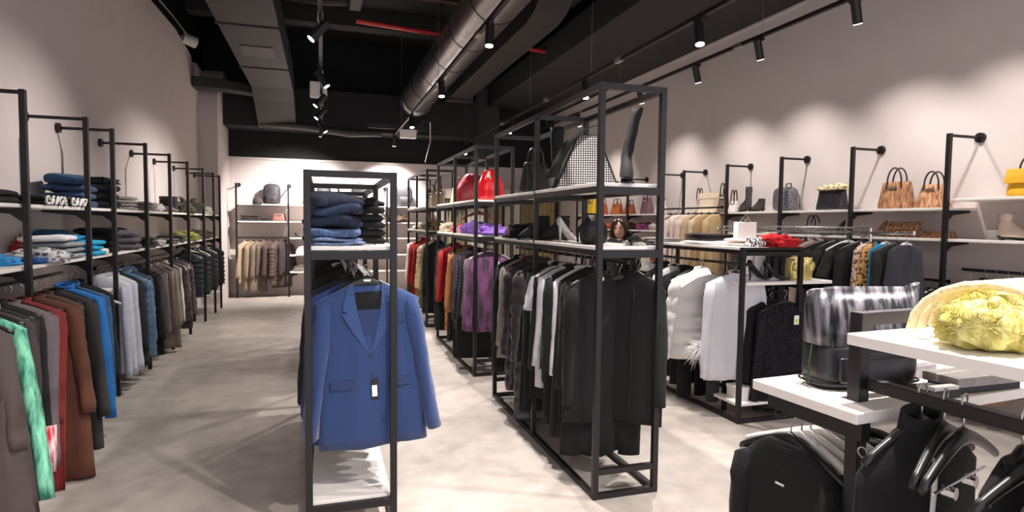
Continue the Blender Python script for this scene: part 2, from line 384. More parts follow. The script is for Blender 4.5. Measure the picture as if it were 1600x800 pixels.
def rail(p0, p1, label, group=None):
    o = thing('hanging_rail', label, 'rail', p0, 0, group); d = Vector(p1)-Vector(p0)
    obj('rail_bar', MB().tube([(0, 0, 0), d], .012, 10), METAL, o)
    obj('end_cap', MB().tube([-.0*d, .012*d.normalized()], .018, 10), METAL, o)
    return o
for z, nm in ((1.58, 'upper'), (1.21, 'second')):
    for i in range(len(LY)-1):
        shelf((-2.035, LY[i]+.003, z-.022), (-1.673, LY[i+1]-.003, z), 'white %s shelf on left wall between the %s and %s uprights' % (nm, (near+['ninth', 'tenth'])[i], (near+['ninth', 'tenth', 'eleventh'])[i+1]))
shelf((-2.035, 5.16, .9), (-1.673, 5.69, .922), 'short low white shelf on left wall behind the blue jackets')
shelf((-2.035, 10.2, .28), (-1.673, 11.0, .302), 'low white shelf at the far end of left wall')
rail((-1.82, 3.25, 1.1), (-1.82, 5.1, 1.1), 'black hanging rail on left wall, front section')
rail((-1.82, 5.75, 1.08), (-1.82, 8.5, 1.08), 'black hanging rail on left wall, middle section')
rail((-1.82, 8.7, 1.13), (-1.82, 11.0, 1.13), 'black hanging rail on left wall, far section')
# back wall units
BX = [-1.57, -.64, .3, 1.25, 2.2]
for i, x in enumerate(BX):
    wall_post(x, 12.35, 0, 'thin black upright on the far wall, %s from the left' % near[i], (1.81, 1.48), 2.2, .4)
for i in range(4):
    zs = (1.81, 1.48) if i == 0 else (1.81, 1.48, 1.16, .82, .49)
    for j, z in enumerate(zs):
        shelf((BX[i]+.01, 12.37, z-.025), (BX[i+1]-.01, 12.745, z), 'white far wall shelf, %s from the top in the %s bay' % (near[j], near[i]))
rail((-1.56, 12.5, 1.16), (-.65, 12.5, 1.16), 'black hanging rail with brown coats at the far wall')
# right wall units
RY = [2.5, 3.44, 4.33, 5.23, 6.13, 7.04, 7.59, 8.6, 9.6, 10.6]
for i, y in enumerate(RY):
    wall_post(4.70, y, 1, 'black upright holding shelves along right wall, %s from the front' % (near+['ninth', 'tenth'])[i], ((1.73, 1.41) if i == 0 else (1.66, 1.41)) if i < 6 else (1.66, 1.41), 2.24, .35)
nb = near+['ninth', 'tenth']
for i in range(len(RY)-1):
    z1 = 1.73 if i == 0 else 1.66
    if i == 4: continue
    shelf((4.72, RY[i]+.003, z1-.022), (5.045, RY[i+1]-.003, z1), 'white upper shelf on right wall between the %s and %s uprights' % (nb[i], nb[i+1]))
    shelf((4.72, RY[i]+.003, 1.388), (5.045, RY[i+1]-.003, 1.41), 'white lower shelf on right wall between the %s and %s uprights' % (nb[i], nb[i+1]))
shelf((4.72, RY[4]+.003, 1.638), (5.045, RY[5]-.003, 1.66), 'white upper shelf on right wall beside the beige dresses')
rail((4.86, 2.55, 1.17), (4.86, 3.4, 1.17), 'black hanging rail on right wall below the beige ankle boot')
rail((4.86, 3.5, 1.06), (4.86, 4.28, 1.06), 'black hanging rail on right wall below the snakeskin bags')
rail((4.86, 4.4, 1.2), (4.86, 6.1, 1.2), 'black hanging rail on right wall behind the chrome rack')
rail((4.7, 6.2, 1.72), (4.7, 7.5, 1.72), 'black hanging rail for beige dresses on right wall')

# ------------------------------------------------------------------ hangers and garments
def hanger_meshes(m, w=.21, name='x', clip=False, hookm=None):
    t = thing('clothes_hanger', 'x', 'hanger')
    a = [(0, 0, .012)]
    pts = []
    for i in range(13):
        th = -PI*.35+i*(PI*1.35/12)
        pts.append((.0+.016*math.cos(th)*1, 0, -.002+.016*math.sin(th)))
    pts = [(-.014, 0, -.012)]+[(-.016*math.cos(q), 0, .016*math.sin(q)) for q in [i*PI/8 for i in range(9)]]+[(.012, 0, -.018), (0, 0, -.035), (0, 0, -.075)]
    obj('hook', MB().tube(pts, .0022, 6), hookm or WIRE, t, smooth=True)
    b = MB()
    rings = []
    for i in range(17):
        u = -1+2*i/16; z = -.078-.075*abs(u)**1.4; wd = .009+.004*(1-abs(u)); h = .017-.006*abs(u)
        if abs(u) < .1: h += .006
        rings.append([(u*w, wd*math.cos(q), z+h*math.sin(q)) for q in [j*2*PI/8 for j in range(8)]])
    obj('shoulder_bar', b.loft(rings), m, t, smooth=True)
    if clip:
        obj('clip_bar', MB().tube([(-w*.8, 0, -.15), (w*.8, 0, -.15)], .004, 6), WIRE, t)
        for sx in (-1, 1):
            obj('clip', MB().box((sx*w*.6-.012, -.012, -.175), (sx*w*.6+.012, .012, -.14)), m, t, bevel=.004)
    return t
H_BLACK = H_WHITE = H_CLIP = None
HUSED = set()
HPROTO = {}
def hang_hanger(x, y, z, rz, kind, label):
    key = kind
    if key not in HPROTO:
        m = {'black': PLBLACK, 'white': PLWHITE, 'clip': PLWHITE, 'red': mat('7a2226', rough=.4)}[kind]
        HPROTO[key] = hanger_meshes(m, clip=(kind == 'clip'), hookm=(WIRE))
        h = HPROTO[key]
    else: h = dup(HPROTO[key])
    h.location = (x, y, z); h.rotation_euler = (0, 0, rz)
    h['label'] = label; return h

def lathe_body(W, L, t, flare=1., waist=1., fold=.0, puff=0., seed=0, z0=-.085, neck=.06, n=36, drop=.075, hemwave=.0, rows=None, lean=0.):
    rnd = random.Random(seed); ph = rnd.random()*9; f1 = rnd.choice([3, 4, 5]); f2 = rnd.choice([7, 8, 9])
    rings = []
    lv = []
    for i in range(7):
        s = i/6; lv.append((z0-drop*s**1.3, neck+(W-neck)*s, .022+(t-.022)*s**.7, 0))
    zs = z0-drop; nr = rows or (int(L/.02) if puff else 12)
    for i in range(1, nr+1):
        s = i/nr; z = zs-(L-drop)*s
        wv = W*(1-(1-waist)*math.sin(min(s*1.6, 1)*PI)*.9)*(1+(flare-1)*s)
        tt = t*(1+.25*math.sin(s*PI))*(1+(flare-1)*s*.5)
        if puff:
            q = abs(math.sin((zs-z)/puff*PI))**.4; wv *= .93+.075*q; tt *= .6+.5*q
        lv.append((z, wv, tt, s))
    for z, a, b, s in lv:
        r = []
        for j in range(n):
            th = 2*PI*j/n; c, sn = math.cos(th), math.sin(th)
            x = math.copysign(abs(c)**.8, c)*a; y = math.copysign(abs(sn)**.85, sn)*b
            w = fold*s**.8*(math.sin(f1*th+ph+s*1.5)+.6*math.sin(f2*th+ph*2+s*.8))
            w = w*1.5+fold*1.6*s**.6*noise.noise(Vector((c*5+seed, sn*2.5, s*1.2+seed*.7)))
            y += w*(.3+abs(sn)); x += w*.5*c
            dz = noise.noise(Vector((c*1.3, sn, seed)))*hemwave*s
            r.append((x+lean*s, y, z+dz))
        rings.append(r)
    return MB().loft(rings)
def sleeve_mesh(side, W, SL, r0, r1, z0=-.16, out=.05, puff=0., seed=0, fwd=-.01, drop=0.):
    rnd = random.Random(seed+side*7); rings = []; nr = int(SL/.018) if puff else 10
    ph = rnd.random()*6
    fy = rnd.uniform(-.02, .015)
    for i in [0, .35, 1]+list(range(1, nr+1))[1:]:
        s = i/nr
        z = z0-.02-SL*s; x = side*(W-.045+out*s**.85); y = fwd*s*2+fy*s*s
        r = r0+(r1-r0)*s
        if i == 0: r *= .3; z = z0+.012; x -= side*.012
        elif i == .35: r *= .75; z = z0-.004
        if puff: r *= .76+.28*abs(math.sin(s*SL/puff*PI))**.4
        ring = []
        for j in range(14):
            th = 2*PI*j/14
            w = 1+.12*math.sin(3*th+ph+s*5)+.06*math.sin(5*th+s*13)+.15*noise.noise(Vector((th*1.2, s*9, seed*1.7+side)))
            ring.append((x+r*math.cos(th)*w*.75, y+r*math.sin(th)*w, z))
        rings.append(ring)
    return MB().loft(rings)
def collar_mesh(neck, z0, kind):
    m = MB()
    if kind == 'hood':
        return m.blob((0, .01, z0-.005), (neck*1.5, .05, .06), 16, 8, .15, 3, 1)
    h = {'crew': .012, 'turtle': .05, 'shirt': .03, 'stand': .045}[kind]
    rings = []
    for s in (0, .5, 1):
        k = 1.06-.12*s+(.12 if kind == 'shirt' and s == 1 else 0)
        rings.append([(neck*k*math.cos(q), .028*k*math.sin(q)-(.0), z0-.012+h*s+.012*math.sin(q)) for q in [j*2*PI/20 for j in range(20)]])
    for s in (1, .5, 0):
        k = .92-.12*s+(.1 if kind == 'shirt' and s == 1 else 0)
        rings.append([(neck*k*math.cos(q), .028*k*math.sin(q), z0-.012+h*s+.012*math.sin(q)) for q in [j*2*PI/20 for j in range(20)]])
    return m.loft(rings, caps=False)
KIND = {  # name, category, W, L, t, sleeveLen, r0, r1, flare, fold, puff, collar
 'shirt':   ('hanging_shirt', 'shirt', .205, .72, .030, .56, .048, .034, 1.02, .007, 0, 'shirt'),
 'tee':     ('hanging_t_shirt', 't-shirt', .20, .62, .028, .20, .058, .06, 1.0, .006, 0, 'crew'),
 'sweater': ('hanging_sweater', 'sweater', .21, .62, .036, .54, .055, .040, 1.0, .006, 0, 'crew'),
 'jacket':  ('hanging_jacket', 'jacket', .22, .68, .042, .58, .058, .044, 1.03, .006, 0, 'stand'),
 'blazer':  ('hanging_blazer', 'blazer', .215, .76, .042, .58, .056, .044, 1.04, .005, 0, None),
 'coat':    ('hanging_coat', 'coat', .22, 1.02, .044, .60, .060, .048, 1.12, .010, 0, 'shirt'),
 'puffer':  ('padded_jacket', 'jacket', .22, .68, .062, .58, .072, .055, 1.0, .003, .085, 'stand'),
 'longpuffer': ('padded_coat', 'coat', .22, 1.08, .068, .62, .078, .060, 1.03, .003, .115, 'stand'),
 'vest':    ('padded_vest', 'vest', .20, .60, .05, 0, 0, 0, 1.0, .003, .07, 'stand'),
 'dress':   ('hanging_dress', 'dress', .18, 1.0, .034, 0, 0, 0, 1.25, .016, 0, None),
 'sdress':  ('long_sleeved_dress', 'dress', .19, 1.0, .034, .54, .046, .034, 1.2, .014, 0, 'crew'),
 'fur':     ('fur_jacket', 'jacket', .225, .62, .06, .55, .07, .06, 1.03, .006, 0, 'shirt'),
 'top':     ('hanging_camisole', 'top', .17, .55, .026, 0, 0, 0, 1.08, .01, 0, None),
}
SEED = [0]
def garment(kind, x, y, z, color, label, rz=0., hang='black', L=None, W=None, SL=None, t=None, flare=None, group=None, m=None, collar=0, trim=None, hl=None, collar_m=None, fold=None, waist=1., sleeve_m=None, open_front=None, tag=False, out=.05, tilt=0, hemwave=.01, puff=None, drop=None):
    nm, cat, w0, l0, t0, s0, r0, r1, fl, fo, pf, cl = KIND[kind]
    W_ = W or w0; L_ = L or l0; SL_ = s0 if SL is None else SL; T = t or t0
    SEED[0] += 1; sd = SEED[0]; rnd = random.Random(sd)
    mm = m or cloth(color)
    o = thing(nm, label, cat, (x, y, z), rz+rnd.uniform(-.06, .06), group)
    o.rotation_euler[0] = tilt+rnd.uniform(-.02, .02); o.rotation_euler[1] = rnd.uniform(-.015, .015)
    pfv = pf if puff is None else puff
    obj('body', lathe_body(W_, L_, T, flare or fl, waist, fo if fold is None else fold, pfv, sd, hemwave=hemwave, drop=drop or (.05 if kind in ('dress', 'top') else .075)), mm, o, smooth=True)
    if SL_:
        for sx in (-1, 1):
            obj('sleeve', sleeve_mesh(sx, W_, SL_, r0*(T/t0)**.3, r1, puff=pfv*.85, seed=sd, out=out if SL_ > .3 else .07), sleeve_m or mm, o, smooth=True)
    c = cl if collar == 0 else collar
    if c: obj('hood' if c == 'hood' else 'collar', collar_mesh(.062, -.085, c), collar_m or mm, o, smooth=True)
    if kind in ('dress', 'top'):
        for sx in (-1, 1): obj('strap', MB().tube([(sx*.07, -.02, -.14), (sx*.075, 0, -.075), (sx*.07, .02, -.14)], .006, 6), mm, o)
    if kind in ('jacket', 'coat', 'puffer', 'longpuffer', 'blazer', 'shirt', 'fur') or open_front:
        # front closure line standing just proud of the cloth
        n = 12; zz = [-.1-(L_-.03)*i/n for i in range(n+1)]
        pts = [(.004*math.sin(i), -(T*(1.05+.25*math.sin(min(1, i/n)*PI))+.002), z_) for i, z_ in enumerate(zz)]
        obj('front_placket', MB().tube(pts[1:], .006, 6), trim or mm, o, smooth=True)
    if tag:
        g = obj('price_tag', MB().box((.035, -T-.03, -.24), (.075, -T-.027, -.17)), WHITE, o); g['label'] = 'white price tag'
        obj('tag_label', MB().box((.044, -T-.032, -.225), (.068, -T-.0301, -.2)), mat('d4dd2a', var=0), g)
    if hang:
        hl_ = hl or ('%s hanger inside the %s' % (hang, label))
        w = hl_.split()
        if len(w) > 16: hl_ = ' '.join(w[:16])
        hh_ = hang_hanger(x, y, z+.0, rz, hang, hl_)
        hh_.scale = (min(1, W_/.225), 1, 1)
    return o
def trousers(x, y, z, color, label, rz=0, L=.85, W=.2, hang='black', m=None, group=None, t=.022):
    SEED[0] += 1; sd = SEED[0]
    o = thing('hanging_trousers', label, 'trousers', (x, y, z), rz, group); mm = m or cloth(color)
    obj('waistband', MB().loft([[(W*.8*math.cos(q), t*math.sin(q), zz) for q in [j*2*PI/20 for j in range(20)]] for zz in (-.13, -.17)]), mm, o, smooth=True)
    for sx in (-1, 1):
        rings = []
        for i in range(11):
            s = i/10; zz = -.17-L*s; a = W*(.42-.08*s); r = []
            for j in range(16):
                q = 2*PI*j/16; r.append((sx*W*.41+a*math.cos(q)*(1+.04*math.sin(3*q+s*5)), t*(1+.2*s)*math.sin(q)+.006*math.sin(s*4+sx), zz))
            rings.append(r)
        obj('trouser_leg', MB().loft(rings), mm, o, smooth=True)
    if hang: hang_hanger(x, y, z, rz, hang, ('%s hanger holding the %s' % (hang, label)))
    return o

# ------------------------------------------------------------------ folded and heaped clothes
def folded(x, y, z, w, d, h, color, label, rz=0, layers=2, m=None, group=None, name='folded_garment', cat='folded clothes', amp=.012, writing=None):
    SEED[0] += 1; sd = SEED[0]; mm = m or cloth(color)
    o = thing(name, label, cat, (x, y, z), rz, group)
    lh = h/layers
    for k in range(layers):
        # rounded slab whose front edge is the fold; front = -y
        rings = []; inset = .006*(k % 2)
        for i in range(13):
            u = -1+2*i/12; e = (1-abs(u)**6)**.35 if abs(u) < 1 else 0.12
            xx = u*(w/2-inset); r = []
            for j in range(18):
                q = 2*PI*j/18; c, s_ = math.cos(q), math.sin(q)
                yy = math.copysign(abs(c)**.35, c)*(d/2-inset)*(1 if abs(u) < .95 else .96)
                zz = lh/2+math.copysign(abs(s_)**.75, s_)*lh*.52*max(e, .25)
                nz = noise.noise(Vector((xx*7, yy*7, sd*3+k)))*amp
                r.append((xx+noise.noise(Vector((yy*5, k, sd)))*amp, yy+noise.noise(Vector((xx*6, sd, k*2)))*amp*1.6, max(zz+nz*.8, .0005)+k*lh))
            rings.append(r)
        obj('folded_layer', MB().loft(rings), mm, o, smooth=True)
    if writing:
        k, = (writing,)
        g = MB()
        for q in range(5):
            xx = -.14+q*.066
            g.tube([(xx+.024*math.cos(a), -d/2-.008, h*.5+.026*math.sin(a+q)) for a in [b*.7 for b in range(9)]], .0065, 6)
        obj('printed_lettering', g, WHITE, o, smooth=True)['label'] = 'white brush script lettering'
    return o
def heap(x, y, z, w, d, h, color, label, rz=0, m=None, group=None, name='heaped_garment', cat='clothes', amp=.45, freq=3.5, extra=True):
    SEED[0] += 1; sd = SEED[0]; mm = m or cloth(color)
    o = thing(name, label, cat, (x, y, z), rz, group)
    obj('cloth_mass', MB().blob((0, 0, h*.28), (w/2, d/2, h*.62), 30, 16, amp, freq, sd, floor=.001, pw=.8), mm, o, smooth=True)
    if extra:
        rnd = random.Random(sd)
        for k in range(3):
            a = rnd.uniform(0, PI); cx, cy = rnd.uniform(-.2, .2)*w, rnd.uniform(-.2, .1)*d
            pts = [(cx+math.cos(a)*w*.32*u, cy+math.sin(a)*d*.3*u, h*(.66-.3*u*u)+.01*k) for u in (-1, -.6, -.2, .2, .6, 1)]
            obj('cloth_fold', MB().tube(pts, [h*.1, h*.16, h*.2, h*.2, h*.16, h*.08], 10), mm, o, smooth=True)
    return o

# ================================================================== LEFT WALL garments
G = garment
LXC = -1.80
green = cloth('8fe0bc', pat='fur', scale=34, c2='2b7a66', bump=.8)
cuffm = cloth('f0e4e6', pat='fur', scale=44, c2='d01838')
G('coat', -1.60, 3.40, 1.1, '5d504d', 'long taupe grey garment hanging nearest the front on left wall', tilt=-0.25, L=1.05, W=.2, flare=1.9, SL=.5, fold=.03, out=.12)
G('sweater', -1.62, 3.54, 1.1, '6fd0a8', 'green and teal patterned knit sweater in the near left row', tilt=-0.25, m=green, L=.8, SL=.8, out=.16)
G('coat', -1.67, 3.64, 1.1, '3b3f41', 'dark charcoal garment behind the green patterned knit', tilt=-0.25, L=.95, SL=.7, out=.1)
G('sweater', -1.69, 3.74, 1.1, '54474a', 'thick dark brown knit sweater with wide sleeves on left wall', tilt=-0.2, L=.66, SL=.58, t=.05, W=.25, out=.09, m=cloth('54474a', pat='fur', scale=50, c2='3a3033'))
G('jacket', -1.70, 3.82, 1.1, '3a3134', 'dark jacket with white printed collar behind the brown knit', tilt=-0.2, L=.72, W=.24, collar_m=mat('e8dedd', rough=.8, pat='leopard', c2='8a6f74', scale=60))
jk = G('jacket', -1.70, 3.90, 1.1, '1d1a1d', 'black jacket with red and white patterned cuffs on left wall', tilt=-0.22, L=.86, SL=.6, W=.23, out=.08)
for sx in (-1, 1): obj('cuff', MB().tube([(sx*.265, -.02, -.74), (sx*.275, -.025, -.86), (sx*.28, -.03, -.98)], [.05, .048, .045], 14), cuffm, jk, smooth=True)['label'] = 'red and white patterned cuff'
G('coat', -1.68, 4.0, 1.1, '7c7075', 'long mauve grey coat in the near left row', tilt=-0.24, L=.98, SL=.8, t=.05, W=.245, out=.08)
G('coat', -1.67, 4.1, 1.1, '9a2a2c', 'long red coat behind the mauve grey one on left wall', tilt=-0.28, L=1.07, flare=1.3, W=.24)
G('coat', -1.66, 4.25, 1.1, '74442f', 'long rust brown suede coat in the left row', tilt=-0.28, L=1.06, W=.25, flare=1.55, SL=.6, out=.13)
G('coat', -1.68, 4.42, 1.1, '6b4a35', 'narrow tan brown coat just behind the rust brown one', tilt=-0.2, L=.9, W=.23)
G('coat', -1.68, 4.6, 1.1, '3f3d3d', 'long dark charcoal coat in front of the blue jackets', tilt=-0.15, L=1.05, W=.24, flare=1.35, SL=.72, out=.12)
G('jacket', -1.69, 4.78, 1.1, '2a86dc', 'bright blue jacket behind the long charcoal coat', tilt=-0.08, L=.88, SL=.8, W=.24, out=.09)
G('jacket', -1.70, 4.90, 1.1, '3d6f9c', 'steel blue jacket right behind the bright blue one', L=.72, SL=.7, W=.24)
G('jacket', -1.70, 5.02, 1.1, '22262c', 'blackish jacket behind the steel blue one on left wall', L=.7, SL=.6, W=.23)
hang_hanger(-1.72, 5.3, .98, .3, 'white', 'empty white hanger hanging low beside the blue jackets')
for i in range(4):
    G('shirt', LXC+.01, 5.80+i*.085, 1.08, ['c3c6d6', 'd2d3de', 'b7bbcd', 'c9cbd8'][i], ['pale lavender shirt, nearest of the four pale shirts on left wall', 'whitish lavender shirt, second of the four pale shirts', 'cool lavender shirt, third of the four pale shirts', 'pale lavender shirt beside the dark slate coat'][i], L=.82, SL=.76, hang='white', t=.034)
G('coat', LXC, 6.2, 1.08, '2c3036', 'dark slate coat between pale shirts and blue padded jacket', L=.85)
G('puffer', LXC+.03, 6.36, 1.08, '5c7a99', 'glossy steel blue padded jacket on left wall', L=.78, SL=.7, m=mat('5c7a99', rough=.35, var=.1, scale=6, bump=.1), out=.04)
G('jacket', LXC, 6.54, 1.08, '54708f', 'faded blue hooded jacket behind the blue padded one', L=.7, collar='hood')
G('coat', LXC+.02, 6.68, 1.08, '24262c', 'near black coat behind the blue jackets', L=.86)
G('jacket', LXC, 6.84, 1.08, '3a343a', 'plum black jacket before the taupe garments', L=.72)
for i, (c, l, L, lab) in enumerate((('8b7d79', 'jacket', .72, 'taupe jacket with long loose sleeves on left wall'), ('b9aea8', 'shirt', .66, 'pale grey beige shirt between taupe garments'), ('7c6e6b', 'jacket', .76, 'darker taupe jacket in the left row'), ('d8d0ca', 'shirt', .74, 'off white shirt behind the taupe jackets'), ('a08e80', 'coat', .95, 'long beige brown coat reaching lowest among the taupe ones'), ('8f8078', 'jacket', .7, 'greyish brown jacket behind the long beige coat'), ('e2dbd5', 'shirt', .68, 'white shirt beside the dark brown padded jackets'))):
    G(l, LXC+.01, 7.0+i*.13, 1.08, c, lab, L=L, SL=.6)
G('puffer', LXC+.02, 8.0, 1.08, '463c3b', 'dark brown padded jacket on left wall, the nearer one', m=mat('4d4140', rough=.4, var=.1, scale=6), L=.72)
G('puffer', LXC+.02, 8.22, 1.08, '3b3131', 'dark brown padded jacket, longer and farther one', m=mat('3b3131', rough=.4, var=.1, scale=6), L=.85)
G('coat', LXC, 8.42, 1.08, '37312f', 'blackish brown coat after the padded jackets', L=.8)
for i in range(7):
    pf = i % 2 == 0
    G('vest' if pf else 'top', LXC+.04, 8.95+i*.29, 1.13, '17191d' if not pf else '1f2429', ('black padded vest' if pf else 'plain black top')+' in the far left row, '+near[i]+' from the front', L=.6, W=.21, m=mat('232a31' if pf else '15161a', rough=.35 if pf else .8, var=.1, scale=7), hang='white' if i % 3 else 'black', hl='hanger holding the %s far black garment by left wall' % near[i])

# left wall folded goods (upper shelf then second shelf)
ZU, Z2 = 1.58, 1.21
F_ = folded
PH = PI/2
F_(-1.83, 4.02, ZU, .34, .3, .075, '1c1b1d', 'black folded sweater on upper left shelf, nearest the front', rz=PH, layers=2)
F_(-1.80, 4.62, ZU, .36, .27, .065, '211f24', 'black folded top with white script near the second upright', rz=PH, layers=2, writing=1)
F_(-1.80, 5.02, ZU, .36, .27, .065, '2a2a35', 'dark navy folded top with white script under blue denim', rz=PH, layers=2, writing=1)
F_(-1.84, 5.36, ZU+.0, .32, .28, .17, '3c5680', 'stack of folded dark blue jeans on upper left shelf', rz=PH, layers=3, cat='jeans', amp=.02)
F_(-1.84, 5.3, ZU+.17, .34, .26, .075, '3f5c86', 'loosely folded blue jeans on top of the denim stack', rz=PH+.3, layers=1, cat='jeans')
F_(-1.82, 5.84, ZU, .28, .3, .21, '1b1c22', 'tall black folded stack on upper left shelf', rz=PH, layers=3)
heap(-1.82, 5.86, ZU+.21, .3, .28, .06, '1d1e24', 'black garment thrown over the tall black stack', extra=False)
F_(-1.82, 6.36, ZU, .3, .3, .12, 'b4aeaa', 'pale grey folded knit stack on upper left shelf', rz=PH, layers=4)
F_(-1.82, 6.93, ZU, .32, .3, .09, '8f8986', 'darker grey folded pile beyond the fifth upright', rz=PH, layers=3)
heap(-1.82, 7.32, ZU, .3, .3, .1, 'd6cec8', 'off white crumpled garment on upper left shelf')
heap(-1.8, 7.95, ZU, .26, .4, .07, '7a6a63', 'brownish crumpled garment on upper left shelf')
o = thing('storage_canister', 'dark round canister standing on upper left shelf', 'canister', (-1.83, 8.35, ZU))
obj('canister_body', MB().tube([(0, 0, 0), (0, 0, .17)], .1, 26), cloth('2c2a2c'), o, bevel=.01)
obj('lid', MB().tube([(0, 0, .17), (0, 0, .2)], .104, 26), cloth('3a3738'), o, bevel=.005)
heap(-1.8, 8.9, ZU, .32, .36, .14, '26261f', 'large black and olive crumpled heap on upper left shelf', m=cloth('4d4a38', pat='leopard', scale=14, c2='191815'))
heap(-1.83, 9.5, ZU, .3, .5, .2, '45432f', 'spiky dark olive heap at far end of upper left shelf', m=cloth('3b3b29', pat='fur', scale=20, c2='1b1b16'), amp=.8)
heap(-1.8, 10.3, ZU, .25, .4, .13, 'bdb6a6', 'pale leafy patterned heap at end of upper left shelf', m=cloth('cfc9b6', pat='leopard', scale=30, c2='6c6b55'))
heap(-1.84, 4.30, Z2, .18, .2, .06, '3f9fe0', 'sky blue crumpled garment on second left shelf')
heap(-1.74, 4.44, Z2, .14, .16, .04, '2c5fa8', 'royal blue garment in front of the sky blue heap')
heap(-1.77, 4.62, Z2, .32, .3, .09, 'c7c4c8', 'grey and white printed garment heap on second left shelf', m=cloth('dad7d8', pat='leopard', scale=22, c2='57525e'))
F_(-1.82, 4.98, Z2, .36, .3, .12, '9aa0a6', 'stack of grey folded t-shirts on second left shelf', rz=PH, layers=3)
F_(-1.83, 4.93, Z2+.122, .34, .28, .045, 'f0edf0', 'white folded t-shirt on top of the grey stack', rz=PH+.12, layers=1)
F_(-1.95, 5.3, Z2, .22, .14, .2, '215a86', 'dark teal folded clothes behind the white t-shirt', rz=PH, layers=3)
F_(-1.78, 5.4, Z2, .26, .24, .12, '21b3e6', 'bright cyan folded stack on second left shelf', rz=PH, layers=3)
heap(-1.86, 5.36, Z2+.125, .2, .2, .04, '1ea0d4', 'cyan garment bunched on the cyan stack', extra=False)
heap(-1.71, 5.58, Z2, .08, .16, .05, 'e8e0d6', 'small cream garment at the shelf edge beside cyan stack')
heap(-1.96, 4.86, Z2, .1, .12, .16, 'b8322a', 'small red garment at the back of second left shelf', extra=False)
F_(-1.83, 5.86, Z2, .27, .3, .21, '17171c', 'tall black folded stack on second left shelf', rz=PH, layers=4)
for k in range(3):
    F_(-1.79, 6.35, Z2+k*.062, .3, .28, .058, ['6f6a78', '726c7a', '7a7484'][k], ['lowest', 'middle', 'topmost'][k]+' mauve grey rolled knit in the stack of three', rz=PH+.05*k, layers=1)
F_(-1.9, 6.62, Z2, .16, .18, .2, '2a2a2e', 'black folded stack behind the mauve grey rolls', rz=PH, layers=4)
F_(-1.8, 6.95, Z2, .3, .3, .1, '3a3839', 'dark grey folded pile beyond the fifth upright, second shelf', rz=PH, layers=3)
heap(-1.8, 7.3, Z2, .3, .26, .07, 'c8c0bb', 'whitish crumpled garment on second left shelf')
F_(-1.8, 7.9, Z2, .4, .3, .06, '6a6160', 'flat taupe folded garment on second left shelf', rz=PH, layers=2)
F_(-1.8, 8.3, Z2, .3, .3, .09, '332d2b', 'dark brown folded garment before the olive one', rz=PH, layers=2)
heap(-1.8, 9.0, Z2, .32, .6, .14, '8a8a3e', 'olive green garment heap on second left shelf')
heap(-1.8, 9.9, Z2, .3, .5, .14, '4a4738', 'dark khaki garment heap at far end of second shelf')
F_(-1.85, 10.6, Z2, .3, .3, .1, '6f6a3c', 'moss green folded pile at far end of second shelf', rz=PH, layers=3)

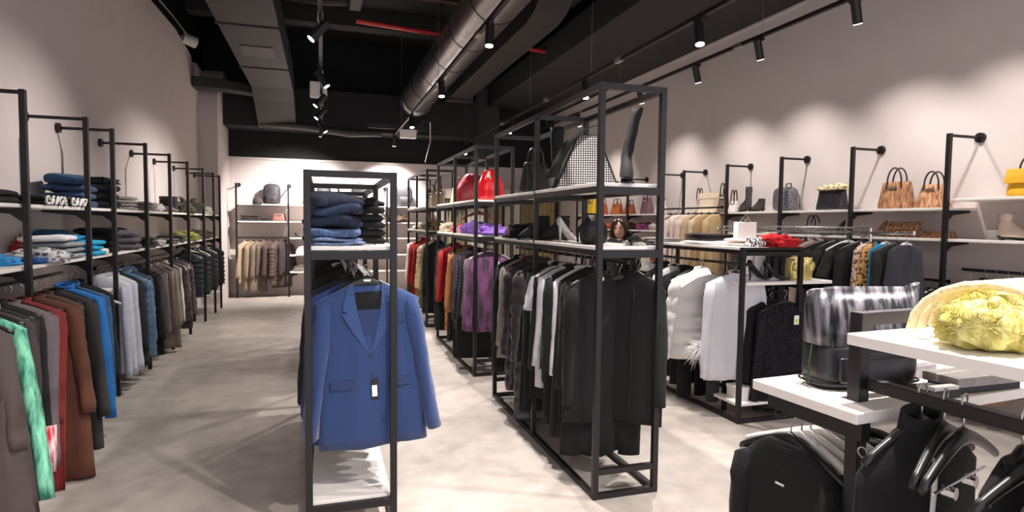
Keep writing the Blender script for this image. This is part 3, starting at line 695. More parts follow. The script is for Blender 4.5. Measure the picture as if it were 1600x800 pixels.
# ================================================================== SUIT RACK
SX = .13
def hero_suit():
    W_, L_, T = .25, .80, .048
    m = cloth('2f4b84', scale=120, var=.08, bump=.12, sheen=.25)
    m2 = cloth('2a4278', scale=120, var=.12, bump=.12, sheen=.25)
    o = thing('suit_jacket', 'royal blue suit jacket with lapels hanging on the front of the low rack', 'suit jacket', (.205, 2.995, 1.27), -.04)
    o.rotation_euler[1] = -.035
    obj('body', lathe_body(W_, L_, T, 1.06, .9, .004, 0, 5, hemwave=.02, neck=.09, n=56), m, o, smooth=True)
    for sx in (-1, 1):
        obj('sleeve', sleeve_mesh(sx, W_-.004, .64, .060, .05, out=.095, seed=4, fwd=-.015), m, o, smooth=True)
    zs = -.085-.075
    def level(z):
        if z > zs:
            s = max(0, (-.085-z)/.075)**(1/1.3); a = .09+(W_-.09)*s; b = .022+(T-.022)*s**.7
        else:
            s = (zs-z)/(L_-.075); a = W_*(1-.1*math.sin(min(s*1.6, 1)*PI)*.9)*(1+.06*s); b = T*(1+.25*math.sin(s*PI))*(1+.03*s)
        return a, b
    def fy(x, z):
        a, b = level(z); c = min(.999, (abs(x)/a)**1.25); return -b*(1-c*c)**.425
    def strip(zl, xl, xr, off, th):
        f = []; 
        rings = []
        for i, z in enumerate(zl):
            a, b = xl[i], xr[i]; n = 5; top = []; bot = []
            for j in range(n+1):
                x = a+(b-a)*j/n; y = fy(x, z)-off; top.append((x, y-th, z)); bot.append((x, y, z))
            rings.append(top+bot[::-1])
        return MB().loft(rings)
    # lapels: collar beside the neck down to the button
    for sx in (-1, 1):
        zl = [-.075, -.10, -.135, -.17, -.20, -.215, -.218, -.26, -.31, -.36, -.405]
        xi = [.066, .066, .063, .059, .055, .052, .052, .043, .032, .018, .003]
        xo = [.085, .098, .108, .118, .122, .124, .128, .104, .076, .044, .012]
        xo[5] = .098
        if sx == 1: a, b = [sx*v for v in xi], [sx*v for v in xo]
        else: a, b = [sx*v for v in xo], [sx*v for v in xi]
        obj('lapel', strip(zl, a, b, .002, .007), cloth('385590', scale=120, var=.1, bump=.12, sheen=.3), o, smooth=False, bevel=.0015)
    # lining seen in the V and the trousers folded inside
    zl = [-.085, -.12, -.16, -.2, -.25, -.3, -.35, -.40]; xi = [.066, .064, .06, .055, .045, .034, .02, .004]
    obj('lining', strip(zl[:4]+[-.205], [-v for v in xi[:4]]+[-.054], xi[:4]+[.054], .0005, .001), cloth('101114', scale=60), o)
    obj('inner_trousers', strip(zl[3:], [-v for v in xi[3:]], xi[3:], .001, .004), m2, o)['label'] = 'folded matching blue trousers seen in the neckline'
    # front edge, pockets, button
    obj('front_edge', strip([-.405, -.5, -.6, -.7, -.76], [.004, .006, .012, .024, .05], [.010, .012, .018, .030, .056], .001, .003), m2, o)
    for sx in (-1, 1):
        obj('pocket_flap', strip([-.545, -.585], [sx*.135-.06]*2, [sx*.135+.06]*2, .0025, .005), m2, o, bevel=.001)
    for z in (-.425, -.52): obj('button', MB().tube([(.0, fy(0, z)-.002, z), (0, fy(0, z)-.009, z)], .010, 16), mat('16203c', rough=.3), o)
    obj('breast_pocket', strip([-.25, -.275], [.13, .13], [.2, .2], .001, .003), m2, o)
    g = obj('swing_tag', MB().box((-.005, -.073, -.64), (.03, -.069, -.54)), PLBLACK, o)
    obj('tag_print', MB().box((.0, -.0745, -.625), (.025, -.0732, -.57)), WHITE, g)
    # hanger with a deep black collar bar
    h = thing('clothes_hanger', 'wide black hanger with small white print holding the royal blue suit', 'hanger', (.205, 2.995, 1.27), -.04)
    pts = [(-.014, 0, -.012)]+[(-.016*math.cos(q), 0, .016*math.sin(q)) for q in [i*PI/8 for i in range(9)]]+[(.012, 0, -.018), (0, 0, -.035), (0, 0, -.06)]
    obj('hook', MB().tube(pts, .0025, 6), WIRE, h, smooth=True)
    rings = []
    for i in range(17):
        u = -1+2*i/16; z = -.07-.085*abs(u)**1.6; hh = .036-.022*abs(u)**.6
        rings.append([(u*.2, .012*math.cos(q)+.0, z+hh*math.sin(q)) for q in [j*2*PI/10 for j in range(10)]])
    obj('shoulder_bar', MB().loft(rings), PLBLACK, h, smooth=True)
    obj('logo_print', MB().box((-.016, -.0135, -.066), (.018, -.0118, -.056)), WHITE, h)
    g = obj('size_label', MB().box((-.02, -.0335, -.147), (.022, -.032, -.135)), WHITE, o); g['label'] = 'small white neck label'
hero_suit()
suits = [('2f4a8c', 'blazer', .8, 'mid blue suit jacket right behind the royal blue one'), ('2a3f78', 'blazer', .8, 'darker blue suit jacket, third in the suit rack'),
 ('1c1b1f', 'blazer', .8, 'plain black suit jacket, fourth in the suit rack'), ('17181c', 'blazer', .8, 'black suit jacket, fifth in the suit rack'),
 ('3a2526', 'blazer', .78, 'dark maroon pinstriped suit jacket in the low rack'), ('191a1d', 'blazer', .8, 'black suit jacket behind the maroon pinstriped one'),
 ('20222a', 'coat', .92, 'long black navy coat in the suit rack'), ('7e8796', 'blazer', .78, 'light blue grey suit jacket in the suit rack'),
 ('5e6a80', 'blazer', .78, 'slate blue suit jacket behind the light blue grey one'), ('22242b', 'blazer', .8, 'charcoal navy suit jacket in the suit rack middle'),
 ('d6d3d8', 'shirt', .76, 'pale shirt between dark suit jackets'), ('17181b', 'coat', .95, 'long black coat past the middle of the suit rack'),
 ('303544', 'blazer', .8, 'dark slate suit jacket toward the back of the rack'), ('141518', 'coat', .98, 'long black coat near the end of the suit rack'),
 ('3b4252', 'blazer', .8, 'bluish grey suit jacket near the end of suit rack'), ('1a1b1f', 'coat', .95, 'last long black coat of the suit rack')]
for i, (c, k, L, lab) in enumerate(suits):
    mm = cloth(c, pat='stripex', scale=12, c2='1d1315') if c == '3a2526' else None
    G(k, SX+(.02 if i < 3 else -.01), 3.10+i*.112, 1.27, c, lab, L=L, m=mm, W=.22, SL=.6)
for i in range(9):
    G(['coat', 'blazer', 'jacket'][i % 3], .10, 6.02+i*.2, 1.27, ['1b1c20', '26282e', '33363d', '191a1e', '3d3a3c', '222329', '57595f', '1b1b1e', '2b2522'][i], ['black coat', 'charcoal blazer', 'dark grey jacket', 'jet black coat', 'brownish black blazer', 'black jacket', 'mid grey coat', 'matt black blazer', 'dark brown jacket'][i]+' in the second low rack, %s from front' % (near+['ninth'])[i], L=.85)
# jeans stack on the suit rack shelf
ZS = 1.38
dn = lambda c, c2: cloth(c, pat='fur', scale=60, c2=c2, bump=.2)
F_(.06, 3.06, ZS, .25, .22, .04, '8fa3c6', 'pale washed blue folded jeans at the bottom of the pile', layers=2, cat='jeans', rz=.05, amp=.014, m=dn('8196bb', '50627f'))
F_(.055, 3.07, ZS+.04, .26, .22, .045, '6f88b4', 'light blue folded jeans, second from bottom of the pile', layers=1, cat='jeans', rz=-.08, amp=.022, m=dn('5b76a4', '394a69'))
F_(.04, 3.09, ZS+.082, .25, .23, .065, '28395a', 'dark indigo folded jeans in the middle of the pile', layers=1, cat='jeans', rz=.1, amp=.03, m=dn('202f4c', '101725'))
F_(.065, 3.09, ZS+.142, .24, .22, .05, '34496f', 'navy blue folded jeans, second from top of the pile', layers=1, cat='jeans', rz=-.1, amp=.03, m=dn('2a3c60', '151f33'))
F_(.05, 3.10, ZS+.187, .26, .22, .06, '25334e', 'rumpled dark indigo jeans on top of the pile', layers=1, cat='jeans', rz=.12, amp=.035, m=dn('22304c', '111824'))
F_(.22, 3.3, ZS, .2, .22, .2, '1b1718', 'black folded trousers in a tall stack behind the jeans', layers=5)
heap(.2, 3.3, ZS+.2, .2, .22, .05, '1a1516', 'black garment flopped on the tall black stack', extra=False)
F_(.0, 3.5, ZS, .22, .22, .14, '22202a', 'blackish folded clothes farther back on the suit rack', layers=3)
g = thing('price_ticket_holder', 'white angled ticket strip lying beside the jeans pile', 'ticket holder', (.21, 3.02, ZS), .5)
obj('ticket', MB().box((-.01, -.05, .0), (.01, .09, .006)), WHITE, g); obj('holder_edge', MB().box((.011, -.05, 0), (.014, .09, .01)), METAL, g)
F_(.12, 4.3, ZS, .24, .24, .1, '2a2423', 'brown black folded clothes near the back of suit rack', layers=3)

# ================================================================== TALL CENTRE RACKS
TX, TZ = 1.585, 1.29
BK = lambda c, r=.8: cloth(c, rough=r)
G('blazer', TX+.13, 3.0, TZ, '1c1d1f', 'black blazer with upright collar, front of the tall boot rack', L=.84, W=.17, SL=.62, collar='shirt', rz=-.95, open_front=True)
trousers(TX+.05, 3.07, TZ-.02, '17181a', 'wide black trousers hanging behind the front black blazer', L=.95, W=.19, rz=-.3)
kn = G('sweater', TX-.07, 3.10, TZ, '1a1b1d', 'black knit top with pale neck label in the boot rack', L=.86, W=.20, SL=.66, collar='crew', tag=False, out=.02)
obj('neck_label', MB().box((-.022, -.036, -.115), (.022, -.034, -.095)), WHITE, kn)['label'] = 'pale neck label'
G('dress', TX-.02, 3.21, TZ, '141517', 'long black dress right behind the black knit top', L=1.08)
names = [('coat', '1b1a1d', 1.0, 'long black coat, first after the black dress'), ('sdress', '232025', 1.02, 'charcoal long sleeved dress in the boot rack'),
 ('shirt', 'e6e3e6', .56, 'bright white shirt squeezed between black garments'), ('coat', '1f1d20', .98, 'black coat behind the bright white shirt'),
 ('shirt', '2a272b', .75, 'black shirt with a soft sheen in the boot rack'), ('shirt', 'd0cdd4', .8, 'light grey shirt with long sleeves in the boot rack'),
 ('coat', '1d1c1f', .9, 'black coat right behind the light grey shirt'), ('tee', 'c3c0c6', .5, 'pale grey t-shirt with short sleeves in the boot rack'),
 ('coat', '222024', 1.0, 'long black coat at the middle of the boot rack'), ('dress', '131315', 1.05, 'black flared dress past the middle of the boot rack')]
for i, (k, c, L, lab) in enumerate(names):
    G(k, TX-.02+(.0 if i % 2 else .015), 3.29+i*.078, TZ, c, lab, L=L, hang='white' if i in (2, 4, 6) else 'black', collar_m=(mat('e9e6e6') if i == 8 else None))
pufm = mat('3d383c', rough=.38, var=.1, scale=6, bump=.08)
G('longpuffer', TX-.01, 4.14, TZ, '3d383c', 'long black quilted coat in the boot rack, nearer one', m=pufm, L=1.16)
G('longpuffer', TX-.02, 4.34, TZ, '3d383c', 'long black quilted coat, farther one behind its twin', m=mat('332f33', rough=.38, var=.1, scale=6, bump=.08), L=1.0)
G('shirt', TX, 4.48, TZ, '8e2b2e', 'dark red shirt behind the long quilted coats', L=.7)
G('coat', TX, 4.58, TZ, 'a59a93', 'greige coat at the back of the boot rack', L=.8, hang='black')
G('coat', TX, 4.72, TZ, '252327', 'black coat at the very back of the boot rack', L=.95)
furm = cloth('93588c', pat='fur', scale=22, c2='40343f', sheen=.05)
G('fur', TX-.02, 5.63, TZ, 'b45cb0', 'purple and mauve plaid fur jacket with a tag', m=furm, L=.78, SL=.66, tag=True, hang='white', t=.06)
G('fur', TX, 5.80, TZ, '8d838a', 'grey plaid fur jacket behind the purple one', m=cloth('8d838a', pat='fur', scale=20, c2='5f4a5c'), L=.78)
G('coat', TX-.02, 5.93, TZ, '2a272b', 'long charcoal coat behind the fur jackets', L=1.1, flare=1.3)
G('shirt', TX-.01, 6.06, TZ, '96308f', 'magenta shirt in the second tall rack', L=.8, SL=.74)
G('coat', TX, 6.2, TZ, '443f4c', 'dark grey violet patterned coat in second tall rack', L=.85, m=cloth('5a5464', pat='plaid', scale=9, c2='2c2833'))
G('coat', TX, 6.34, TZ, '3b3742', 'slate patterned coat behind the grey violet one', L=.78, m=cloth('565061', pat='leopard', scale=30, c2='27242d'))
G('coat', TX, 6.58, TZ, '1b1a1c', 'long black coat behind the camel coats', L=1.05)
G('jacket', TX-.03, 6.5, TZ, 'c07d48', 'camel jacket, nearer of two in the second tall rack', L=.72, SL=.6, m=cloth('c8864f'))
G('coat', TX, 6.68, TZ, 'b07040', 'camel coat with leopard front behind the camel jacket', L=.95, m=cloth('c8864f', pat='leopard', scale=30, c2='6a4025'))
G('shirt', TX, 6.78, TZ, '6b3f86', 'violet shirt behind the camel coat', L=.6)
G('jacket', TX-.03, 7.16, TZ, 'c3201f', 'bright red short jacket with tag in second tall rack', L=.62, tag=True)
G('coat', TX, 7.29, TZ, '151516', 'black long coat at back of the second tall rack', L=1.05)
G('coat', TX, 7.41, TZ, '1f1e20', 'last black coat of the second tall rack', L=1.0)
champ = mat('d8bf95', rough=.35, var=.1, scale=6)
G('coat', TX, 8.46, TZ, '171718', 'black coat, nearest in the farthest tall rack', L=1.02)
G('puffer', TX-.03, 8.66, TZ, 'd8bf95', 'champagne padded jacket in the farthest tall rack', m=champ, L=.7, W=.23)
G('coat', TX, 8.85, TZ, 'a08a62', 'long tan coat behind the champagne padded jacket', L=1.0, W=.24)
G('coat', TX-.02, 9.05, TZ, 'b51d1d', 'red long coat in the farthest tall rack', L=.95, W=.25)
G('jacket', TX-.03, 9.45, TZ, 'c8281f', 'short scarlet jacket in the farthest tall rack', L=.7, W=.25)
G('shirt', TX-.03, 9.7, TZ, 'f0ece8', 'white shirt near the end of the farthest tall rack', L=.7, W=.25)
G('coat', TX, 10.0, TZ, '403c3a', 'dark grey coat at the end of the farthest tall rack', L=1.0)

# ------------------------------------------------------------------ footwear, bags, hats
def boot(x, y, z, h, label, color='131214', rz=0, lean=0., heel=.05, foot=.24, shaft=.05, name='tall_boot', cat='boot', top=None, m=None, rough=.85, leany=0.):
    m = m or mat(color, rough=rough, var=.1, scale=14, bump=.1)
    o = thing(name, label, cat, (x, y, z), rz)
    rings = []
    # foot part: side profile sections stacked from sole upward, toe along +x
    prof = [(heel*.6+.008, -.03, foot-.05, .036), (heel*.5+.03, -.035, foot-.055, .038), (.055+heel*.8, -.04, foot*.62, .034), (.085+heel*.8, -.04, foot*.36, .03), (.12+heel*.8, -.038, foot*.23, .03)]
    for (zz, xa, xb, hw) in prof:
        cx, rx = (xa+xb)/2, (xb-xa)/2
        rings.append([(cx+rx*math.cos(q), hw*math.sin(q)*(1-.15*math.cos(q)), zz-(.4*heel*max(0, math.cos(q)) if zz < .09 else 0)) for q in [j*2*PI/18 for j in range(18)]])
    n = 8
    for i in range(1, n+1):
        s = i/n; zz = .12+heel*.8+(h-.12-heel*.8)*s; r = .034+(shaft-.034)*min(1, s*1.6)
        if top and i == n: r = top
        rings.append([(.008+lean*s+r*1.05*math.cos(q), leany*s+r*math.sin(q)*.95+.002*math.sin(5*s*PI), zz+.004*math.sin(3*q)) for q in [j*2*PI/18 for j in range(18)]])
    obj('boot_upper', MB().loft(rings), m, o, smooth=True)
    sm = MB(); sole = [(-.034, -.026), (.03, -.028), (foot*.5, -.037), (foot-.07, -.038), (foot-.045, 0), (foot-.07, .038), (foot*.5, .037), (.03, .028), (-.034, .026)]
    rr = []
    for dz in (0, .008):
        rr.append([(p[0], p[1], dz+max(0, (1-(p[0]+.034)/(foot*.6)))*heel*.9) for p in sole])
    obj('sole', MB().loft(rr), PLBLACK, o)
    if heel > .02:
        obj('heel', MB().loft([[(-.012+.022*k*math.cos(q), .02*k*math.sin(q), zz) for q in [j*2*PI/12 for j in range(12)]] for zz, k in ((0, .6), (heel*.9, 1.1))]), PLBLACK, o)
    return o
def pump(x, y, z, label, color='17171a', rz=0, heel=.09, m=None, platform=0., cat='shoe'):
    m = m or mat(color, rough=.2, var=.05)
    o = thing('high_heel_shoe', label, cat, (x, y, z), rz)
    rings = []
    for i in range(11):
        s = i/10; xx = -.03+.23*s; zb = platform+heel*(1-min(1, s/.68))**1.3 if s < .68 else platform
        hw = .026+.014*math.sin(min(1, s*1.15)*PI*.72) if s < .92 else .022
        ht = .06-.045*math.sin(min(1, s*1.25)*PI*.5) if s < .7 else .028-.03*(s-.7)
        rings.append([(xx, hw*math.cos(q), zb+.004+ht*.5+ht*.5*math.sin(q)) for q in [j*2*PI/14 for j in range(14)]])
    obj('shoe_upper', MB().loft(rings), m, o, smooth=True)
    obj('heel', MB().loft([[(-.018+k*math.cos(q), k*math.sin(q), zz) for q in [j*2*PI/10 for j in range(10)]] for zz, k in ((0, .006), (heel*.6, .008), (heel+platform+.01, .017))]), m, o, smooth=True)
    obj('insole', MB().loft([[(-.01+.11*s, -.018, .012+platform+heel*(1-s)**1.2+.02), (-.01+.11*s, .018, .012+platform+heel*(1-s)**1.2+.02), (-.01+.11*s, .018, .016+platform+heel*(1-s)**1.2+.02), (-.01+.11*s, -.018, .016+platform+heel*(1-s)**1.2+.02)] for s in (0, .3, .6, .9)]), mat('c9b9a8', rough=.6), o)
    return o
def backpack(x, y, z, label, w=.3, h=.4, d=.16, m=None, rz=0, color='2a2a2d', pockets=True, cat='backpack'):
    m = m or mat(color, rough=.6, var=.12, scale=10, bump=.1)
    o = thing('backpack', label, cat, (x, y, z), rz)
    def sect(yy, k):
        pts = []
        for j in range(32):
            q = 2*PI*j/32; c, s = math.cos(q), math.sin(q)
            e = .28 if s < 0 else .55
            pts.append((math.copysign(abs(c)**(.35 if s < 0 else .6), c)*w/2*k, yy, h/2+math.copysign(abs(s)**e, s)*h/2*k))
        return pts
    obj('main_bag', MB().loft([sect(-d/2, .8), sect(-d/2+.02, .94), sect(-d*.15, 1.), sect(d*.25, .99), sect(d/2-.01, .93), sect(d/2, .84)]), m, o, smooth=True)
    if pockets:
        rings = []
        for yy, k in ((-d/2-.05, .78), (-d/2-.035, .94), (-d/2+.03, 1.)):
            rings.append([(math.copysign(abs(math.cos(q))**.4, math.cos(q))*w*.36*k, yy, h*.26+math.copysign(abs(math.sin(q))**.5, math.sin(q))*h*.21*k) for q in [2*PI*j/28 for j in range(28)]])
        obj('front_pocket', MB().loft(rings), m, o, smooth=True)
        obj('zip', MB().tube([(w*.43*math.cos(q), -d*.36, h*.52+h*.4*math.sin(q)) for q in [PI*j/14 for j in range(15)]], .005, 6), CHROME, o, smooth=True)
    obj('top_handle', MB().tube([(-.04, d*.3, h*.97), (-.035, d*.3, h+.035), (.035, d*.3, h+.035), (.04, d*.3, h*.97)], .007, 8), PLBLACK, o, smooth=True)
    for sx in (-1, 1):
        obj('shoulder_strap', MB().tube([(sx*w*.2, d/2, h*.92), (sx*w*.3, d/2+.05, h*.6), (sx*w*.42, d/2+.02, h*.1)], .012, 8, flat=.5), m, o, smooth=True)
    return o
def handbag(x, y, z, label, w=.3, h=.22, d=.13, m=None, rz=0, top=.78, handles=True, flap=False, hh=.14, hm=None, buckle=True, cat='handbag', name='handbag'):
    o = thing(name, label, cat, (x, y, z), rz)
    rings = []
    for i in range(9):
        s = i/8; k = 1-(1-top)*s; dk = (1-.62*s)
        if i in (0,): k *= .96; dk *= .9
        rings.append([(math.copysign(abs(math.cos(q))**.35, math.cos(q))*w/2*k, math.copysign(abs(math.sin(q))**.45, math.sin(q))*d/2*dk, h*s) for q in [2*PI*j/32 for j in range(32)]])
    obj('bag_body', MB().loft(rings), m, o, smooth=True)
    hm = hm or mat('2b1c17', rough=.4)
    if flap:
        obj('flap', MB().loft([[(sx*w*.5*top*(1.04), yy, zz) for sx in (-1, 1)]+[(sx*w*.5*top*1.04, yy-.008, zz+.003) for sx in (1, -1)] for yy, zz in ((d*.25, h*1.01), (0, h*1.04), (-d*.3, h*1.0), (-d*.45, h*.72), (-d*.5, h*.5))]), m, o, bevel=.003)
    if handles:
        for sy in (-1, 1):
            pts = [(-w*.24, sy*d*.24, h*.72)]+[(-w*.22*math.cos(q), sy*d*.22, h*.98+hh*math.sin(q)) for q in [PI*j/12 for j in range(13)]]+[(w*.24, sy*d*.24, h*.72)]
            obj('handle', MB().tube(pts, .007, 8), hm, o, smooth=True)
    if buckle:
        obj('clasp', MB().box((-.045, -d*.36, h*.74), (.045, -d*.3, h*.83)), CHROME, o, bevel=.006)
    return o
def box_thing(name, label, cat, x, y, z, s, color, rz=0, m=None):
    o = thing(name, label, cat, (x, y, z), rz); m = m or mat(color, rough=.6, var=.02, bump=0)
    w, d, h = s
    obj('box_body', MB().box((-w/2, -d/2, 0), (w/2, d/2, h*.72)), m, o, bevel=.003)
    obj('lid', MB().box((-w/2-.004, -d/2-.004, h*.72), (w/2+.004, d/2+.004, h)), m, o, bevel=.003)
    return o
def hat(x, y, z, label, color, r=.12, rz=0, m=None):
    m = m or cloth(color)
    o = thing('cap', label, 'cap', (x, y, z), rz)
    obj('crown', MB().blob((0, 0, 0), (r*.62, r*.7, r*.9), 20, 10, .05, 2, 3, floor=.002), m, o, smooth=True)
    obj('brim', MB().loft([[(k*.6*r*math.cos(q), -r*.5+k*r*.75*math.sin(q)*-1, .006+dz-(.012*abs(math.cos(q)))*k) for q in [PI*j/12 for j in range(13)]] for k, dz in ((1, 0), (1.0, .006), (.2, .012), (.2, .004))], caps=True), m, o, smooth=True)
    return o

def drawstring(x, y, z, label, w, h, d, m, rz=0, lean=0.):
    o = thing('drawstring_backpack', label, 'backpack', (x, y, z), rz)
    rr = []
    for i in range(13):
        s = i/12; k = (1+.05*math.sin(s*PI))*(1-.5*max(0, s-.45)**1.3/.46) if s < .93 else .42; dk = (.75+.5*math.sin(min(1, s*1.2)*PI*.8))*(1-.45*s**4)
        rr.append([(lean*s*s+(k*w/2)*math.copysign(abs(math.cos(q))**.7, math.cos(q)), d/2*dk*math.sin(q)+(.004*math.sin(9*q) if s > .8 else .002*math.sin(5*q)), h*s) for q in [2*PI*j/40 for j in range(40)]])
    obj('bag_body', MB().loft(rr), m, o, smooth=True)
    obj('drawcord', MB().tube([(lean*.8+w*.25*math.cos(q), d*.3*math.sin(q), h*.9) for q in [2*PI*j/16 for j in range(16)]], .005, 6, closed=True), PLBLACK, o, smooth=True)
    for sx in (-1, 1): obj('shoulder_cord', MB().tube([(sx*w*.2+lean*.8, d*.3, h*.92), (sx*w*.42+lean*.5, d*.6, h*.6), (sx*w*.5, d*.35, h*.06)], .005, 6), m, o, smooth=True)
    return o
# boot rack shelves
Zt, Zm = 1.72, 1.38
boot(1.62, 2.99, Zt, .42, 'tall black over-knee boot nearest the front, leaning slightly', lean=.0, leany=.055, rz=-2.0, shaft=.030, top=.034, foot=.2, color='0b0b0c')
mono = cloth('d2cccb', pat='plaid', scale=22, c2='2a2628', bump=.05)
o = thing('monogram_tote', 'triangular black and white patterned tote with a black strap', 'tote bag', (1.58, 3.42, Zt), -.35)
rr = []
for s in [i/8 for i in range(9)]:
    rr.append([(math.copysign(abs(math.cos(q))**.4, math.cos(q))*(.19-.13*s), math.copysign(abs(math.sin(q))**.5, math.sin(q))*(.06-.035*s), .33*s) for q in [2*PI*j/28 for j in range(28)]])
obj('bag_body', MB().loft(rr), mono, o, smooth=True)
for sx in (-1, 1): obj('edge_binding', MB().tube([(sx*.19, -.02, .005), (sx*.125, -.02, .17), (sx*.06, -.02, .33)], .008, 8), PLBLACK, o)
obj('wide_strap', MB().loft([[(a-.035, -.05, b), (a+.035, -.05, b+.02), (a+.035, -.02, b+.02), (a-.035, -.02, b)] for a, b in ((-.23, .05), (-.18, .16), (-.12, .27), (-.04, .35), (.03, .37))]), cloth('111113'), o, smooth=True)
boot(1.60, 3.98, Zt, .46, 'tall black boot behind the patterned tote', rz=-2.0, shaft=.05, top=.055, lean=-.01, color='0b0b0c')
handbag(1.56, 4.32, Zt, 'dark rounded leather bag with thin handles on the boot shelf', w=.26, h=.24, d=.14, m=mat('19191b', rough=.35, var=.1), rz=.3, hm=PLBLACK, buckle=False, hh=.12)
heap(1.52, 4.42, Zm, .3, .36, .12, '0f0f10', 'shapeless black fuzzy heap on the middle boot shelf', m=cloth('141414', pat='fur', scale=40))
heap(1.62, 4.05, Zm, .22, .24, .1, '121213', 'smaller black fuzzy heap beside an ankle boot', m=cloth('161616', pat='fur', scale=40), extra=False)
boot(1.6, 3.82, Zm, .17, 'black ankle boot with low heel on the middle shelf', rz=PI, heel=.03, shaft=.045, name='ankle_boot')
boot(1.5, 3.95, Zm, .17, 'second black ankle boot behind its pair', rz=PI*.9, heel=.03, shaft=.045, name='ankle_boot')
pump(1.5, 3.62, Zm, 'white and black high heel shoe with red sole edges', m=mat('e8e4e4', rough=.3), rz=PI*.15, heel=.1)
pump(1.6, 3.4, Zm, 'tall black high heel pump on the middle shelf', rz=-PI*.15, heel=.13)
pump(1.66, 3.5, Zm, 'pink and white strappy high heel shoe', m=mat('e0a0ae', rough=.4), rz=PI*.1, heel=.08)
backpack(1.50, 3.14, Zm, 'small black bag with white piping lying on middle boot shelf', w=.15, h=.14, d=.1, rz=.2, color='161618', pockets=False, cat='bag')
heap(1.68, 2.98, Zm, .1, .12, .035, 'e9dfd6', 'small cream shoe-shaped heap at right corner of middle shelf', extra=False)
pump(1.64, 2.93, Zm, 'dark flat strappy sandal at right corner of middle shelf', rz=.5, heel=.02)

# second and third tall rack shelves
redp = mat('e3141c', rough=.22, var=.05, coat=.5)
rb = drawstring(1.58, 5.68, Zt, 'glossy bright red drawstring backpack with white mark', .25, .30, .14, redp)
obj('white_mark', MB().tube([(-.07, -.072, .2), (-.065, -.07, .235), (-.045, -.075, .215), (-.025, -.075, .235), (-.02, -.079, .2)], .005, 6), WHITE, rb)
drawstring(1.60, 6.62, Zt, 'dark red drawstring backpack behind the bright red one', .32, .33, .16, mat('8e1b26', rough=.4), lean=.03)
heap(1.58, 5.75, Zm, .32, .42, .11, '8d5fc0', 'lilac purple crumpled garment on the second tall rack', m=cloth('9a6bd0'))
heap(1.58, 6.2, Zm, .32, .42, .13, '7f55b8', 'violet crumpled garment with brown hanger on top', m=cloth('8b60c4'))
hang_hanger(1.56, 6.05, Zm+.3, .2, 'red', 'dark red hanger lying on the violet garment')
heap(1.6, 6.65, Zm, .25, .3, .07, 'e09ac0', 'pink crumpled garment behind the violet ones')
heap(1.6, 7.0, Zm, .25, .25, .1, 'c8284a', 'crimson and white crumpled garment on second tall rack', m=cloth('d63c58', pat='leopard', scale=20, c2='f2e6e6'))
heap(1.55, 7.35, Zm, .3, .28, .12, 'e3d6b8', 'cream crumpled garment at the back of second tall rack')
handbag(1.6, 7.2, Zt, 'beige structured bag on top shelf of second tall rack', w=.22, h=.2, d=.12, m=mat('b39b80', rough=.5), rz=.4)
heap(1.55, 8.5, Zm, .32, .3, .16, '5b4a2e', 'leopard brown crumpled garment in the farthest tall rack', m=cloth('8a6f45', pat='leopard', scale=20, c2='2b2118'))
heap(1.55, 8.95, Zm, .32, .3, .14, 'd9cdb8', 'cream fluffy garment in the farthest tall rack')
heap(1.55, 9.5, Zm, .32, .4, .1, 'd8d2cc', 'off white garment in the farthest tall rack')
handbag(1.6, 8.6, Zt, 'tan handbag on the top shelf of the farthest tall rack', w=.22, h=.26, d=.12, m=mat('a58a6c', rough=.5))
handbag(1.6, 9.1, Zt, 'grey brown handbag standing behind the tan one', w=.2, h=.22, d=.12, m=mat('7f746d', rough=.5))

# ------------------------------------------------------------------ far wall goods
def bwx(u): return u
hat(-1.2, 12.5, 1.81, 'dark grey cap on the far wall top shelf, left bay', '4a4340', .16)
backpack(-.95, 12.55, 1.81, 'black backpack on the far wall top shelf, left bay', w=.32, h=.4, color='2e2c31')
hat(-.3, 12.55, 1.81, 'tan cap on the far wall top shelf beside the black rack', 'a08a62', .17)
backpack(.02, 12.55, 1.81, 'black tall backpack seen between the suit rack bars, left one', w=.28, h=.42, color='33343a')
backpack(.72, 12.55, 1.81, 'rounded black backpack seen between the suit rack bars, right one', w=.34, h=.44, color='3a383c')
backpack(1.62, 12.55, 1.81, 'charcoal backpack on far wall right of the suit rack', w=.34, h=.44, color='454449')
F_(-1.35, 12.5, 1.48, .32, .26, .12, '4a4340', 'dark taupe folded pile on second far wall shelf', layers=3)
F_(-1.08, 12.5, 1.48, .16, .24, .07, '3a3231', 'small dark brown folded item on second far wall shelf', layers=2)
handbag(-.82, 12.5, 1.48, 'reddish brown handbag on the second far wall shelf', w=.28, h=.15, d=.16, m=mat('7a4a40', rough=.5), handles=False)
pump(-.5, 12.5, 1.16, 'small dark shoe on third far wall shelf', rz=0, heel=.05)
hat(-.4, 12.5, .82, 'white cap on fourth far wall shelf', 'f0ebe4', .2)
heap(-.4, 12.55, .49, .35, .2, .14, 'e9e2d8', 'white sneakers heap on the lowest far wall shelf')
heap(1.0, 12.5, 1.48, .5, .26, .2, 'ece4dc', 'white crumpled garment on second far wall shelf')
F_(.7, 12.5, 1.48, .3, .26, .14, 'd9cfc8', 'off white folded pile on second far wall shelf', layers=3)
heap(1.5, 12.5, 1.48, .36, .26, .16, '6d5240', 'brown garment on second far wall shelf')
